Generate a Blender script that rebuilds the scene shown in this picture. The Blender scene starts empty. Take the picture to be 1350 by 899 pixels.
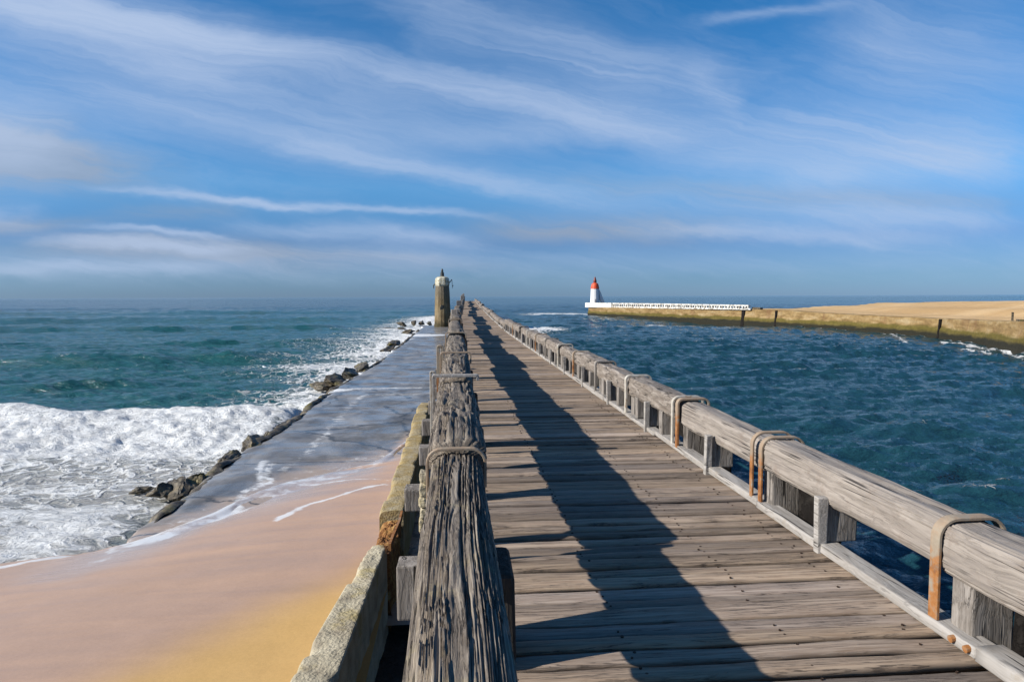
import bpy, bmesh, math, random
import numpy as np
from mathutils import Vector, Matrix

random.seed(7)
RNG = np.random.default_rng(11)
R = math.radians
SC = bpy.context.scene
COL = SC.collection

# ------------------------------------------------------------------ camera
EYE = Vector((0.0, 0.0, 5.0))
YAW, PITCH, ROLL = R(-4.77), R(90 - 3.72), R(-0.23)
CAMROT = Matrix.Rotation(YAW, 3, 'Z') @ Matrix.Rotation(PITCH, 3, 'X') @ Matrix.Rotation(ROLL, 3, 'Z')
cam_d = bpy.data.cameras.new('camera')
cam = bpy.data.objects.new('camera', cam_d)
COL.objects.link(cam)
cam.matrix_world = Matrix.Translation(EYE) @ CAMROT.to_4x4()
cam_d.lens, cam_d.sensor_width = 24.0, 36.0
cam_d.clip_start, cam_d.clip_end = 0.05, 60000
SC.camera = cam

# ------------------------------------------------------------------ sun, sky, exposure
SUN_DIR = Vector((-1.0, -0.21, 0.0)).normalized()           # horizontal direction towards the sun
SUN_EL = R(29.0)
SUN_AZ = math.atan2(SUN_DIR.x, SUN_DIR.y)                    # clockwise from +Y
sun_d = bpy.data.lights.new('sun', 'SUN')
sun_d.energy, sun_d.angle, sun_d.color = 5.0, R(0.5), (1.0, 0.94, 0.85)
sun = bpy.data.objects.new('sun', sun_d)
COL.objects.link(sun)
sv = Vector((SUN_DIR.x * math.cos(SUN_EL), SUN_DIR.y * math.cos(SUN_EL), math.sin(SUN_EL)))
sun.rotation_euler = sv.to_track_quat('Z', 'Y').to_euler()
sun.location = (-30, -10, 40)
SC.view_settings.view_transform = 'Standard'
SC.view_settings.look = 'None'
SC.view_settings.gamma = 1.0
SC.view_settings.exposure = 0.71
SC.view_settings.use_curve_mapping = False


class NB:
    """small node-building helper"""
    def __init__(self, tree):
        self.t, self.n, self.l = tree, tree.nodes, tree.links

    def new(self, typ, **kw):
        nd = self.n.new(typ)
        for k, v in kw.items():
            setattr(nd, k, v)
        return nd

    def put(self, sock, v):
        if v is None:
            return
        if hasattr(v, 'is_output'):
            self.l.new(v, sock)
        elif hasattr(sock.default_value, '__len__'):
            v = tuple(v)
            sock.default_value = v if len(v) == len(sock.default_value) else v + (1.0,)
        else:
            sock.default_value = v

    def math(self, op, a, b=None, c=None, clamp=False):
        nd = self.new('ShaderNodeMath', operation=op, use_clamp=clamp)
        for i, v in enumerate((a, b, c)):
            self.put(nd.inputs[i], v)
        return nd.outputs[0]

    def vmath(self, op, a, b=None):
        nd = self.new('ShaderNodeVectorMath', operation=op)
        self.put(nd.inputs[0], a)
        self.put(nd.inputs[1], b)
        return nd.outputs['Value'] if op in ('DOT_PRODUCT', 'LENGTH') else nd.outputs[0]

    def mix(self, f, a, b):
        nd = self.new('ShaderNodeMix', data_type='RGBA')
        self.put(nd.inputs[0], f)
        self.put(nd.inputs[6], a)
        self.put(nd.inputs[7], b)
        return nd.outputs[2]

    def smooth(self, v, lo, hi, a=0.0, b=1.0):
        nd = self.new('ShaderNodeMapRange', interpolation_type='SMOOTHSTEP')
        for i, x in enumerate((v, lo, hi, a, b)):
            self.put(nd.inputs[i], x)
        return nd.outputs[0]

    def lin(self, v, lo, hi, a=0.0, b=1.0):
        nd = self.new('ShaderNodeMapRange')
        for i, x in enumerate((v, lo, hi, a, b)):
            self.put(nd.inputs[i], x)
        return nd.outputs[0]

    def noise(self, vec, scale=1.0, detail=4.0, rough=0.55, dist=0.0, color=False):
        nd = self.new('ShaderNodeTexNoise')
        self.put(nd.inputs['Vector'], vec)
        nd.inputs['Scale'].default_value = scale
        nd.inputs['Detail'].default_value = detail
        nd.inputs['Roughness'].default_value = rough
        nd.inputs['Distortion'].default_value = dist
        return nd.outputs[1 if color else 0]

    def voro(self, vec, scale=1.0, feature='F1', rand=1.0):
        nd = self.new('ShaderNodeTexVoronoi', feature=feature)
        self.put(nd.inputs['Vector'], vec)
        nd.inputs['Scale'].default_value = scale
        nd.inputs['Randomness'].default_value = rand
        return nd.outputs[0]

    def xyz(self, x=0.0, y=0.0, z=0.0):
        nd = self.new('ShaderNodeCombineXYZ')
        for i, v in enumerate((x, y, z)):
            self.put(nd.inputs[i], v)
        return nd.outputs[0]

    def sep(self, v):
        nd = self.new('ShaderNodeSeparateXYZ')
        self.put(nd.inputs[0], v)
        return nd.outputs

    def pos(self):
        return self.new('ShaderNodeNewGeometry').outputs['Position']

    def attr(self, name):
        return self.new('ShaderNodeAttribute', attribute_name=name).outputs['Fac']

    def ramp(self, f, stops):
        nd = self.new('ShaderNodeValToRGB')
        el = nd.color_ramp.elements
        while len(el) < len(stops):
            el.new(0.5)
        for e, (p, c) in zip(el, stops):
            e.position, e.color = p, tuple(c) + (1.0,)
        self.put(nd.inputs[0], f)
        return nd.outputs[0]

    def bump(self, h, strength=0.5, dist=0.02, normal=None):
        nd = self.new('ShaderNodeBump')
        nd.inputs['Strength'].default_value = strength
        nd.inputs['Distance'].default_value = dist
        self.put(nd.inputs['Height'], h)
        if normal is not None:
            self.put(nd.inputs['Normal'], normal)
        return nd.outputs[0]


# ---- sky: Nishita atmosphere with thin cirrus laid on the sky directions
SKY_STRENGTH = 0.050
world = bpy.data.worlds.new('World')
SC.world = world
world.use_nodes = True
wt = NB(world.node_tree)
wt.n.clear()
sky = wt.new('ShaderNodeTexSky', sky_type='NISHITA')
sky.sun_disc = False
sky.sun_elevation = SUN_EL
sky.sun_rotation = SUN_AZ
sky.altitude = 600
sky.air_density = 1.0
sky.dust_density = 0.6
sky.ozone_density = 1.6
dirv = wt.new('ShaderNodeTexCoord').outputs['Generated']
dx, dy, dz = wt.sep(dirv)
dyc = wt.math('MAXIMUM', dy, 0.05)
cu = wt.math('DIVIDE', dx, dyc)
cv = wt.math('DIVIDE', dz, dyc)
cuv = wt.xyz(cu, cv, 0.0)
warp = wt.noise(wt.xyz(wt.math('MULTIPLY', cu, 2.2), wt.math('MULTIPLY', cv, 5.0), 3.1), 1.6, 5.0, 0.6, 0.0, True)
warp = wt.vmath('SUBTRACT', warp, (0.5, 0.5, 0.5))
cuvw = wt.vmath('ADD', cuv, wt.vmath('MULTIPLY', warp, (0.26, 0.060, 0.0)))
wu, wv, _ = wt.sep(cuvw)


def streak(x, y, x2, y2, wid, amt):
    """a cirrus streak between two directions; amt is its opacity"""
    u0, v0 = (x - 600) / 900, (391 - y) / 900
    u1, v1 = (x2 - 600) / 900, (391 - y2) / 900
    c = ((u0 + u1) / 2, (v0 + v1) / 2)
    ln = math.hypot(u1 - u0, v1 - v0) / 2
    ca, sa = (u1 - u0) / (2 * ln), (v1 - v0) / (2 * ln)
    pu, pv = wt.math('SUBTRACT', wu, c[0]), wt.math('SUBTRACT', wv, c[1])
    a = wt.math('ADD', wt.math('MULTIPLY', pu, ca / ln), wt.math('MULTIPLY', pv, sa / ln))
    w = wid / 900
    b = wt.math('ADD', wt.math('MULTIPLY', pu, -sa / w), wt.math('MULTIPLY', pv, ca / w))
    a2, b2 = wt.math('MULTIPLY', a, a), wt.math('MULTIPLY', b, b)
    e = wt.math('EXPONENT', wt.math('MULTIPLY', wt.math('ADD', wt.math('MULTIPLY', a2, a2), b2), -1.0))
    return wt.math('MULTIPLY', e, amt)


def total(items):
    s = items[0]
    for i in items[1:]:
        s = wt.math('ADD', s, i)
    return s


white_cl = total([
    streak(-60, 5, 380, 85, 30, 0.85), streak(60, 20, 420, 100, 14, 0.35), streak(50, 40, 330, 120, 26, .4), streak(150, 130, 560, 215, 26, .32), streak(520, 10, 900, 140, 50, .28), streak(900, 100, 1000, 150, 22, .35), streak(60, 318, 330, 332, 7, .65), streak(130, 303, 300, 318, 4, .6), streak(-40, 352, 300, 352, 8, .45), streak(420, 90, 880, 178, 15, 0.62),
    streak(-100, 70, 700, 190, 60, 0.25), streak(700, 60, 1000, 160, 40, 0.22), streak(420, 195, 780, 262, 11, 0.42), streak(185, 256, 620, 281, 5, 0.70),
    streak(290, 300, 620, 312, 10, 0.35), streak(880, 300, 1230, 318, 9, 0.45), streak(560, 182, 1000, 172, 16, 0.2),
    streak(960, 190, 1380, 185, 44, 0.62), streak(1050, 225, 1400, 205, 24, .4), streak(1100, 40, 1400, 70, 70, 0.34), streak(940, 30, 1110, 5, 8, 0.25),
    streak(-80, 175, 120, 205, 45, 0.5), streak(-80, 275, 80, 290, 14, 0.4), streak(700, 250, 1300, 300, 30, 0.2),
    streak(1050, 285, 1400, 290, 12, 0.3), streak(500, 345, 1400, 350, 18, 0.12), streak(-100, 345, 500, 350, 22, 0.2)])
grey_cl = total([
    streak(40, 325, 420, 335, 14, 1.0), streak(-80, 225, 230, 232, 26, 0.85), streak(620, 298, 980, 302, 18, 0.75), streak(280, 336, 560, 340, 7, .6), streak(-60, 300, 130, 296, 8, .6), streak(-60, 180, 150, 200, 26, .6), streak(760, 240, 1100, 262, 14, .4), streak(1000, 270, 1400, 262, 16, .4),
    streak(150, 290, 330, 272, 12, 0.35), streak(350, 350, 620, 352, 8, 0.35)])
# fine fibres running along the wind
fib = wt.noise(wt.xyz(wt.math('ADD', wt.math('MULTIPLY', wu, 3.0), wt.math('MULTIPLY', wv, 9.0)),
                      wt.math('SUBTRACT', wt.math('MULTIPLY', wv, 26.0), wt.math('MULTIPLY', wu, -4.5)), 1.7), 1.0, 11.0, 0.70, 0.35)
fibm = wt.smooth(fib, 0.25, 0.75, 0.45, 1.35)
veil = wt.noise(wt.xyz(wt.math('MULTIPLY', wu, 1.6), wt.math('ADD', wt.math('MULTIPLY', wv, 6.5), wt.math('MULTIPLY', wu, 1.2)), 8.3), 1.0, 6.0, 0.6, 0.3)
veilm = wt.math('MULTIPLY', wt.smooth(veil, 0.42, 0.74, 0.0, 0.22), wt.smooth(fib, 0.2, 0.7, 0.4, 1.3))
wm = wt.math('ADD', wt.math('MULTIPLY', white_cl, fibm), veilm)
front = wt.smooth(dy, 0.08, 0.3)
up = wt.smooth(dz, 0.004, 0.03)
wm = wt.math('SUBTRACT', 1.0, wt.math('EXPONENT', wt.math('MULTIPLY', wm, -1.5)))
wm = wt.math('MULTIPLY', wm, wt.math('MULTIPLY', front, up))
gm = wt.math('MULTIPLY', wt.math('MINIMUM', wt.math('MULTIPLY', grey_cl, fibm), 0.8), wt.math('MULTIPLY', front, up))
tint = wt.ramp(wt.math('DIVIDE', dz, 0.45), [(0.0, (.215, .365, .74)), (.06, (.18, .325, .62)), (.17, (.185, .325, .60)), (.34, (.235, .535, .80)), (.82, (.145, .53, .82))])
skc = wt.vmath('MULTIPLY', wt.vmath('MULTIPLY', sky.outputs[0], tint), (2.0, 2.0, 2.0))
skyc = wt.mix(gm, skc, (3.7, 4.55, 6.0))
skyc = wt.mix(wm, skyc, (5.9, 7.3, 9.9))
bg = wt.new('ShaderNodeBackground')
wt.l.new(skyc, bg.inputs[0])
bg.inputs[1].default_value = SKY_STRENGTH
wt.l.new(bg.outputs[0], wt.new('ShaderNodeOutputWorld').inputs[0])


# ------------------------------------------------------------------ helpers
def ray(px, py):
    return (CAMROT @ Vector(((px - 675) / 900, -(py - 449.5) / 900, -1.0)))


def G(px, py, z=0.0):
    """point of the level z seen at photograph position px, py"""
    d = ray(px, py)
    t = (z - EYE.z) / d.z
    return (EYE.x + d.x * t, EYE.y + d.y * t)


def Zat(px, py, y):
    """height of the ray through px, py where it reaches depth y"""
    d = ray(px, py)
    return EYE.z + d.z * y / d.y


def Xat(px, py, y):
    d = ray(px, py)
    return EYE.x + d.x * y / d.y


def _h(i, j, k):
    n = (i * 374761393 + j * 668265263 + k * 2147483647 * 3 + 1274126177) & 0xFFFFFFFF
    n = ((n ^ (n >> 13)) * 1274126177) & 0xFFFFFFFF
    n = ((n ^ (n >> 16)) * 2246822519) & 0xFFFFFFFF
    return ((n ^ (n >> 15)) & 0xFFFFFF) / float(0xFFFFFF)


def vnoise(x, y, z=0.0):
    x, y, z = np.broadcast_arrays(np.asarray(x, float), np.asarray(y, float), np.asarray(z, float))
    xi, yi, zi = np.floor(x).astype(np.int64), np.floor(y).astype(np.int64), np.floor(z).astype(np.int64)
    fx, fy, fz = x - xi, y - yi, z - zi
    fx, fy, fz = (f * f * f * (f * (f * 6 - 15) + 10) for f in (fx, fy, fz))
    r = 0
    for a in (0, 1):
        for b in (0, 1):
            for c in (0, 1):
                w = (fx if a else 1 - fx) * (fy if b else 1 - fy) * (fz if c else 1 - fz)
                r = r + w * _h(xi + a, yi + b, zi + c)
    return r


def fbm(x, y, z=0.0, oct=4, gain=0.5):
    s, a, t, f = 0, 1.0, 0, 1.0
    for o in range(oct):
        s = s + a * vnoise(np.asarray(x) * f + 17.3 * o, np.asarray(y) * f - 9.1 * o, np.asarray(z) * f + 5.7 * o)
        t += a
        a *= gain
        f *= 2.03
    return s / t


def sst(v, lo, hi):
    t = np.clip((v - lo) / (hi - lo), 0, 1)
    return t * t * (3 - 2 * t)


def link(name, me, mat=None, parent=None, smooth=False):
    if mat is not None and not me.materials:
        me.materials.append(mat)
    if smooth:
        me.polygons.foreach_set('use_smooth', [True] * len(me.polygons))
    o = bpy.data.objects.new(name, me)
    COL.objects.link(o)
    if parent is not None:
        o.parent = parent
        q, w = parent, Vector((0, 0, 0))
        while q is not None:
            w += q.location
            q = q.parent
        o.location = -w
    return o


def mesh_np(name, V, F, attrs=None):
    me = bpy.data.meshes.new(name)
    V = np.asarray(V, float)
    me.vertices.add(len(V))
    me.vertices.foreach_set('co', V.ravel())
    F = np.asarray(F, np.int32)
    n, k = F.shape
    me.loops.add(n * k)
    me.loops.foreach_set('vertex_index', F.ravel())
    me.polygons.add(n)
    me.polygons.foreach_set('loop_start', np.arange(n, dtype=np.int32) * k)
    me.update(calc_edges=True)
    for a, v in (attrs or {}).items():
        at = me.attributes.new(a, 'FLOAT', 'POINT')
        at.data.foreach_set('value', np.asarray(v, np.float32).ravel())
    return me


def grid_faces(nr, nc, wrap=False):
    r = np.arange(nr - 1)[:, None]
    c = np.arange(nc if wrap else nc - 1)[None, :]
    c2 = (c + 1) % nc
    a, b = r * nc + c, r * nc + c2
    return np.stack([a, b, b + nc, a + nc], -1).reshape(-1, 4)


def thing(name, label, cat, loc=(0, 0, 0), group=None):
    o = bpy.data.objects.new(name, None)
    COL.objects.link(o)
    o.location = loc
    o.empty_display_size = 0.2
    return tag(o, label, cat, group)


def tag(o, label, cat, group=None):
    o['label'], o['category'] = label, cat
    if group:
        o['group'] = group
    return o


def structure(o, label=None):
    o['kind'] = 'structure'
    if label:
        o['label'] = label
    return o


def bm_mesh(name, bm):
    bmesh.ops.recalc_face_normals(bm, faces=bm.faces)
    me = bpy.data.meshes.new(name)
    bm.to_mesh(me)
    bm.free()
    return me


def add_box(bm, x0, x1, y0, y1, z0, z1, bev=0.0, jit=0.0, seg=2):
    tmp = bmesh.new()
    vs = [tmp.verts.new((x, y, z)) for x in (x0, x1) for y in (y0, y1) for z in (z0, z1)]
    for f in ((0, 1, 3, 2), (4, 6, 7, 5), (0, 4, 5, 1), (2, 3, 7, 6), (0, 2, 6, 4), (1, 5, 7, 3)):
        tmp.faces.new([vs[i] for i in f])
    if jit:
        for v in vs:
            v.co += Vector((random.uniform(-jit, jit), random.uniform(-jit, jit), random.uniform(-jit, jit)))
    bmesh.ops.recalc_face_normals(tmp, faces=tmp.faces)
    if bev:
        bmesh.ops.bevel(tmp, geom=tmp.edges[:], offset=bev, segments=seg, affect='EDGES', profile=0.6)
    m = bpy.data.meshes.new('tmp')
    tmp.to_mesh(m)
    tmp.free()
    bm.from_mesh(m)
    bpy.data.meshes.remove(m)


def add_ring(bm, cx, cy, prof, n=8, rot=0.0, cap=True):
    rings = []
    for r, z in prof:
        rings.append([bm.verts.new((cx + r * math.cos(rot + 2 * math.pi * i / n), cy + r * math.sin(rot + 2 * math.pi * i / n), z)) for i in range(n)])
    for a, b in zip(rings, rings[1:]):
        for i in range(n):
            bm.faces.new((a[i], a[(i + 1) % n], b[(i + 1) % n], b[i]))
    if cap:
        bm.faces.new(rings[0][::-1])
        bm.faces.new(rings[-1])


def add_sweep(bm, pts, w, t, axis=Vector((0, 1, 0))):
    """flat bar of width w (along axis) and thickness t following pts"""
    pts = [Vector(p) for p in pts]
    rings = []
    for i, p in enumerate(pts):
        d = (pts[min(i + 1, len(pts) - 1)] - pts[max(i - 1, 0)]).normalized()
        nrm = d.cross(axis).normalized()
        ax = nrm.cross(d).normalized()
        rings.append([bm.verts.new(p + ax * (w / 2 * sa) + nrm * (t / 2 * sb)) for sa, sb in ((-1, -1), (1, -1), (1, 1), (-1, 1))])
    for a, b in zip(rings, rings[1:]):
        for i in range(4):
            bm.faces.new((a[i], a[(i + 1) % 4], b[(i + 1) % 4], b[i]))
    bm.faces.new(rings[0][::-1])
    bm.faces.new(rings[-1])


def add_tube(bm, p0, p1, r0, r1=None, n=8):
    p0, p1 = Vector(p0), Vector(p1)
    r1 = r0 if r1 is None else r1
    d = (p1 - p0).normalized()
    a = d.orthogonal().normalized()
    b = d.cross(a)
    rr = []
    for p, r in ((p0, r0), (p1, r1)):
        rr.append([bm.verts.new(p + a * (r * math.cos(2 * math.pi * i / n)) + b * (r * math.sin(2 * math.pi * i / n))) for i in range(n)])
    for i in range(n):
        bm.faces.new((rr[0][i], rr[0][(i + 1) % n], rr[1][(i + 1) % n], rr[1][i]))
    bm.faces.new(rr[0][::-1])
    bm.faces.new(rr[1])


def material(name, build, rough=0.8, spec=0.3, alb=0.8):
    m = bpy.data.materials.new(name)
    m.use_nodes = True
    nb = NB(m.node_tree)
    b = m.node_tree.nodes['Principled BSDF']
    b.inputs['Roughness'].default_value = rough
    b.inputs['Specular IOR Level'].default_value = spec
    r = build(nb)
    if alb != 1.0:
        r['Base Color'] = nb.vmath('MULTIPLY', r['Base Color'] if hasattr(r['Base Color'], 'is_output') else r['Base Color'], (alb, alb, alb))
    for k, v in r.items():
        nb.put(b.inputs[k], v)
    return m


# ------------------------------------------------------------------ materials
def m_deck(nb):
    x, y, z = nb.sep(nb.pos())
    tone = nb.attr('tone')
    off = nb.math('MULTIPLY', tone, 37.0)
    g1 = nb.noise(nb.xyz(nb.math('ADD', nb.math('MULTIPLY', x, 1.1), off), nb.math('MULTIPLY', y, 34.0), off), 1.0, 6.0, 0.62, 0.2)
    g2 = nb.noise(nb.xyz(nb.math('ADD', nb.math('MULTIPLY', x, 4.5), off), nb.math('MULTIPLY', y, 95.0), off), 1.0, 4.0, 0.6, 0.2)
    blot = nb.noise(nb.xyz(nb.math('MULTIPLY', x, 1.6), nb.math('MULTIPLY', y, 3.0), off), 1.0, 5.0, 0.6)
    crack = nb.smooth(nb.math('ABSOLUTE', nb.math('SUBTRACT', g1, 0.5)), 0.0, 0.022)
    col = nb.ramp(g1, [(0.28, (0.15, 0.108, 0.080)), (0.48, (0.245, 0.186, 0.143)), (0.72, (0.34, 0.272, 0.215))])
    col = nb.mix(nb.smooth(g2, 0.38, 0.66, 0.0, 0.55), col, (0.30, 0.245, 0.20))
    col = nb.mix(nb.smooth(blot, 0.48, 0.75, 0.0, 0.5), col, (0.16, 0.125, 0.10))
    t = nb.lin(tone, 0.0, 1.0, 0.58, 1.26)
    hue = nb.math('FRACT', nb.math('MULTIPLY', tone, 7.31))
    col = nb.vmath('MULTIPLY', col, nb.xyz(nb.math('MULTIPLY', t, nb.lin(hue, 0, 1, 0.97, 1.05)), t, nb.math('MULTIPLY', t, nb.lin(hue, 0, 1, 1.06, 0.90))))
    col = nb.mix(nb.math('MULTIPLY', nb.math('SUBTRACT', 1.0, crack), nb.smooth(blot, 0.4, 0.6, 0.2, 0.9)), col, (0.045, 0.035, 0.03))
    col = nb.mix(nb.math('GREATER_THAN', tone, 1.5), col, (0.05, 0.03, 0.02))
    h = nb.math('ADD', nb.math('MULTIPLY', g1, 0.6), nb.math('ADD', nb.math('MULTIPLY', g2, 0.3), nb.math('MULTIPLY', crack, 0.35)))
    return {'Base Color': col, 'Normal': nb.bump(h, 0.6, 0.012), 'Roughness': 0.82}


def wood_along_y(dark, mid, light, lichen=None, strength=0.8, cracks=0.6, sx=16.0, sy=1.1, sz=None):
    def f(nb):
        x, y, z = nb.sep(nb.pos())
        wv_ = nb.noise(nb.xyz(nb.math('MULTIPLY', x, 2.0), nb.math('MULTIPLY', y, 1.3), nb.math('MULTIPLY', z, 2.0)), 1.0, 3.0, 0.5, 0.0, True)
        p = nb.vmath('ADD', nb.xyz(nb.math('MULTIPLY', x, sx), nb.math('MULTIPLY', y, sy), nb.math('MULTIPLY', z, sz or sx)),
                     nb.vmath('MULTIPLY', wv_, (2.2, 0.6, 2.2)))
        g1 = nb.noise(p, 1.0, 6.0, 0.62, 0.2)
        g2 = nb.noise(nb.vmath('MULTIPLY', p, (4.0, 2.4, 4.0)), 1.0, 4.0, 0.6)
        big = nb.noise(nb.pos(), 2.3, 5.0, 0.6)
        crack = nb.smooth(nb.math('ABSOLUTE', nb.math('SUBTRACT', g1, 0.5)), 0.0, 0.03)
        sp = nb.noise(nb.vmath('ADD', nb.xyz(nb.math('MULTIPLY', x, sx * .55), nb.math('MULTIPLY', y, sy * .28), nb.math('MULTIPLY', z, (sz or sx * 2) * .28)), (3.3, 7.7, 1.1)), 1.0, 3.0, 0.5, 0.1)
        split = nb.math('MULTIPLY', nb.smooth(nb.math('ABSOLUTE', nb.math('SUBTRACT', sp, 0.5)), 0.004, 0.016, 1.0, 0.0), nb.smooth(nb.noise(nb.pos(), 1.1, 3.0), 0.47, 0.56))
        cm = nb.math('MULTIPLY', nb.math('SUBTRACT', 1.0, crack), nb.smooth(big, 0.42, 0.6, 0.1, cracks))
        col = nb.ramp(nb.math('ADD', nb.math('MULTIPLY', g1, 0.6), nb.math('MULTIPLY', g2, 0.4)), [(0.34, dark), (0.5, mid), (0.66, light)])
        if lichen:
            li = nb.smooth(nb.noise(nb.pos(), 5.0, 6.0, 0.7), 0.52, 0.68, 0.0, 0.55)
            col = nb.mix(li, col, lichen)
        col = nb.mix(nb.smooth(big, 0.5, 0.75, 0.0, 0.5), col, mid)
        cm = nb.math('MAXIMUM', cm, split)
        col = nb.mix(cm, col, tuple(c * 0.3 for c in dark))
        h = nb.math('ADD', nb.math('MULTIPLY', g1, 0.5), nb.math('ADD', nb.math('MULTIPLY', g2, 0.35), nb.math('MULTIPLY', cm, -0.7)))
        return {'Base Color': col, 'Normal': nb.bump(h, strength, 0.02), 'Roughness': 0.85}
    return f


M_DECK = material('weathered_boards', m_deck, 0.82, 0.25, 1.0)
M_LOG = material('furrowed_grey_log', wood_along_y((0.06, 0.047, 0.038), (0.185, 0.152, 0.122), (0.35, 0.30, 0.24), (0.30, 0.25, 0.155), 0.9, 0.9, 24.0, 1.0))
M_PALE = material('sun_bleached_timber', alb=.78, build=wood_along_y((0.18, 0.155, 0.138), (0.29, 0.25, 0.215), (0.38, 0.335, 0.295), (0.215, 0.165, 0.13), 0.5, 0.28, 15.0, 0.8))
M_WEATH = material('weathered_brown_timber', alb=.8, build=wood_along_y((0.11, 0.088, 0.07), (0.24, 0.202, 0.17), (0.36, 0.318, 0.28), (0.20, 0.155, 0.115), 0.8, 0.6, 13.0, 1.6))
M_KERB = material('bleached_kerb_timber', alb=.68, build=wood_along_y((0.27, 0.245, 0.22), (0.41, 0.38, 0.35), (0.51, 0.48, 0.45), (0.34, 0.29, 0.23), 0.5, 0.4, 13.0, 1.0))
M_POST = material('grey_post_timber', alb=.64, build=wood_along_y((0.14, 0.12, 0.10), (0.30, 0.265, 0.235), (0.44, 0.40, 0.365), None, 0.8, 0.6, 14.0, 14.0, 1.4))
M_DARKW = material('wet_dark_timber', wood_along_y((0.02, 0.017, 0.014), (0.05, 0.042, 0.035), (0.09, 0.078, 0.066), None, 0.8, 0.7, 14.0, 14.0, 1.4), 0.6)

M_SHADE_BLACK = material('shade_black_timber', wood_along_y((0.006, 0.005, 0.005), (0.014, 0.012, 0.011), (0.035, 0.031, 0.028), None, 0.8, 0.5, 12.0, 3.0, 3.0), 0.8, 0.08)  # near-black colour standing in for shade in gaps and slots


def m_rust(nb):
    p = nb.pos()
    n = nb.noise(p, 9.0, 6.0, 0.65)
    n2 = nb.noise(p, 45.0, 4.0, 0.6)
    col = nb.ramp(n, [(0.32, (0.30, 0.27, 0.22)), (0.48, (0.36, 0.15, 0.045)), (0.62, (0.20, 0.075, 0.025)), (0.75, (0.10, 0.05, 0.03))])
    col = nb.mix(nb.smooth(n2, 0.5, 0.7, 0, 0.5), col, (0.42, 0.22, 0.09))
    z = nb.sep(p)[2]
    zz = nb.math('ADD', z, nb.math('MULTIPLY', nb.math('SUBTRACT', n, 0.5), 0.7))
    chalk = nb.mix(n2, (0.42, 0.37, 0.29), (0.27, 0.22, 0.16))
    col = nb.mix(nb.math('MULTIPLY', nb.smooth(zz, 3.32, 3.48), nb.smooth(nb.noise(p, 3.0, 3.0), 0.35, 0.5, 1.0, 0.7)), col, chalk)
    return {'Base Color': col, 'Roughness': 0.75, 'Normal': nb.bump(n2, 0.4, 0.004)}


def m_galv(nb):
    p = nb.pos()
    n = nb.noise(p, 11.0, 6.0, 0.65)
    col = nb.ramp(n, [(0.35, (0.52, 0.49, 0.44)), (0.56, (0.40, 0.36, 0.30)), (0.68, (0.27, 0.16, 0.08))])
    return {'Base Color': col, 'Roughness': 0.6, 'Normal': nb.bump(n, 0.3, 0.004)}


M_RUST = material('rusted_iron', m_rust, alb=0.72)
M_GALV = material('chalky_grey_iron', m_galv)


def m_concrete(nb):
    p = nb.pos()
    n = nb.noise(p, 3.0, 7.0, 0.65)
    n2 = nb.noise(p, 24.0, 6.0, 0.7)
    li = nb.noise(nb.vmath('ADD', p, (9, 3, 1)), 1.7, 6.0, 0.7)
    pit = nb.voro(p, 30.0)
    col = nb.ramp(n, [(0.3, (0.20, 0.165, 0.12)), (0.5, (0.36, 0.315, 0.225)), (0.7, (0.48, 0.43, 0.32))])
    col = nb.mix(nb.smooth(li, 0.5, 0.66, 0, 0.6), col, (0.30, 0.23, 0.075))
    col = nb.mix(nb.smooth(n2, 0.54, 0.72, 0, 0.7), col, (0.14, 0.11, 0.08))
    h = nb.math('ADD', nb.math('MULTIPLY', n2, 0.7), nb.math('MULTIPLY', pit, 0.4))
    return {'Base Color': col, 'Roughness': 0.92, 'Normal': nb.bump(h, 0.6, 0.03)}


M_CONC = material('lichened_concrete', m_concrete, alb=0.98)


def m_concrete2(nb):
    r = m_concrete(nb)
    p = nb.pos()
    n = nb.noise(nb.vmath('ADD', p, (2, 2, 2)), 2.2, 6.0, 0.7)
    r['Base Color'] = nb.mix(nb.smooth(n, 0.36, 0.60, 0.25, 0.9), r['Base Color'], nb.mix(nb.noise(p, 14.0, 5.0, 0.7), (0.13, 0.085, 0.025), (0.40, 0.29, 0.11)))
    return r


M_CONC2 = material('yellow_lichened_concrete', m_concrete2, alb=0.9)


def m_brokenrust(nb):
    p = nb.pos()
    n = nb.noise(p, 8.0, 6.0, 0.7)
    col = nb.ramp(n, [(0.32, (0.06, 0.03, 0.015)), (0.47, (0.24, 0.10, 0.03)), (0.6, (0.42, 0.24, 0.08)), (0.74, (0.45, 0.38, 0.25))])
    return {'Base Color': col, 'Roughness': 0.9, 'Normal': nb.bump(n, 1.0, 0.05)}


M_BROKEN = material('rust_stained_rubble', m_brokenrust)


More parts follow.
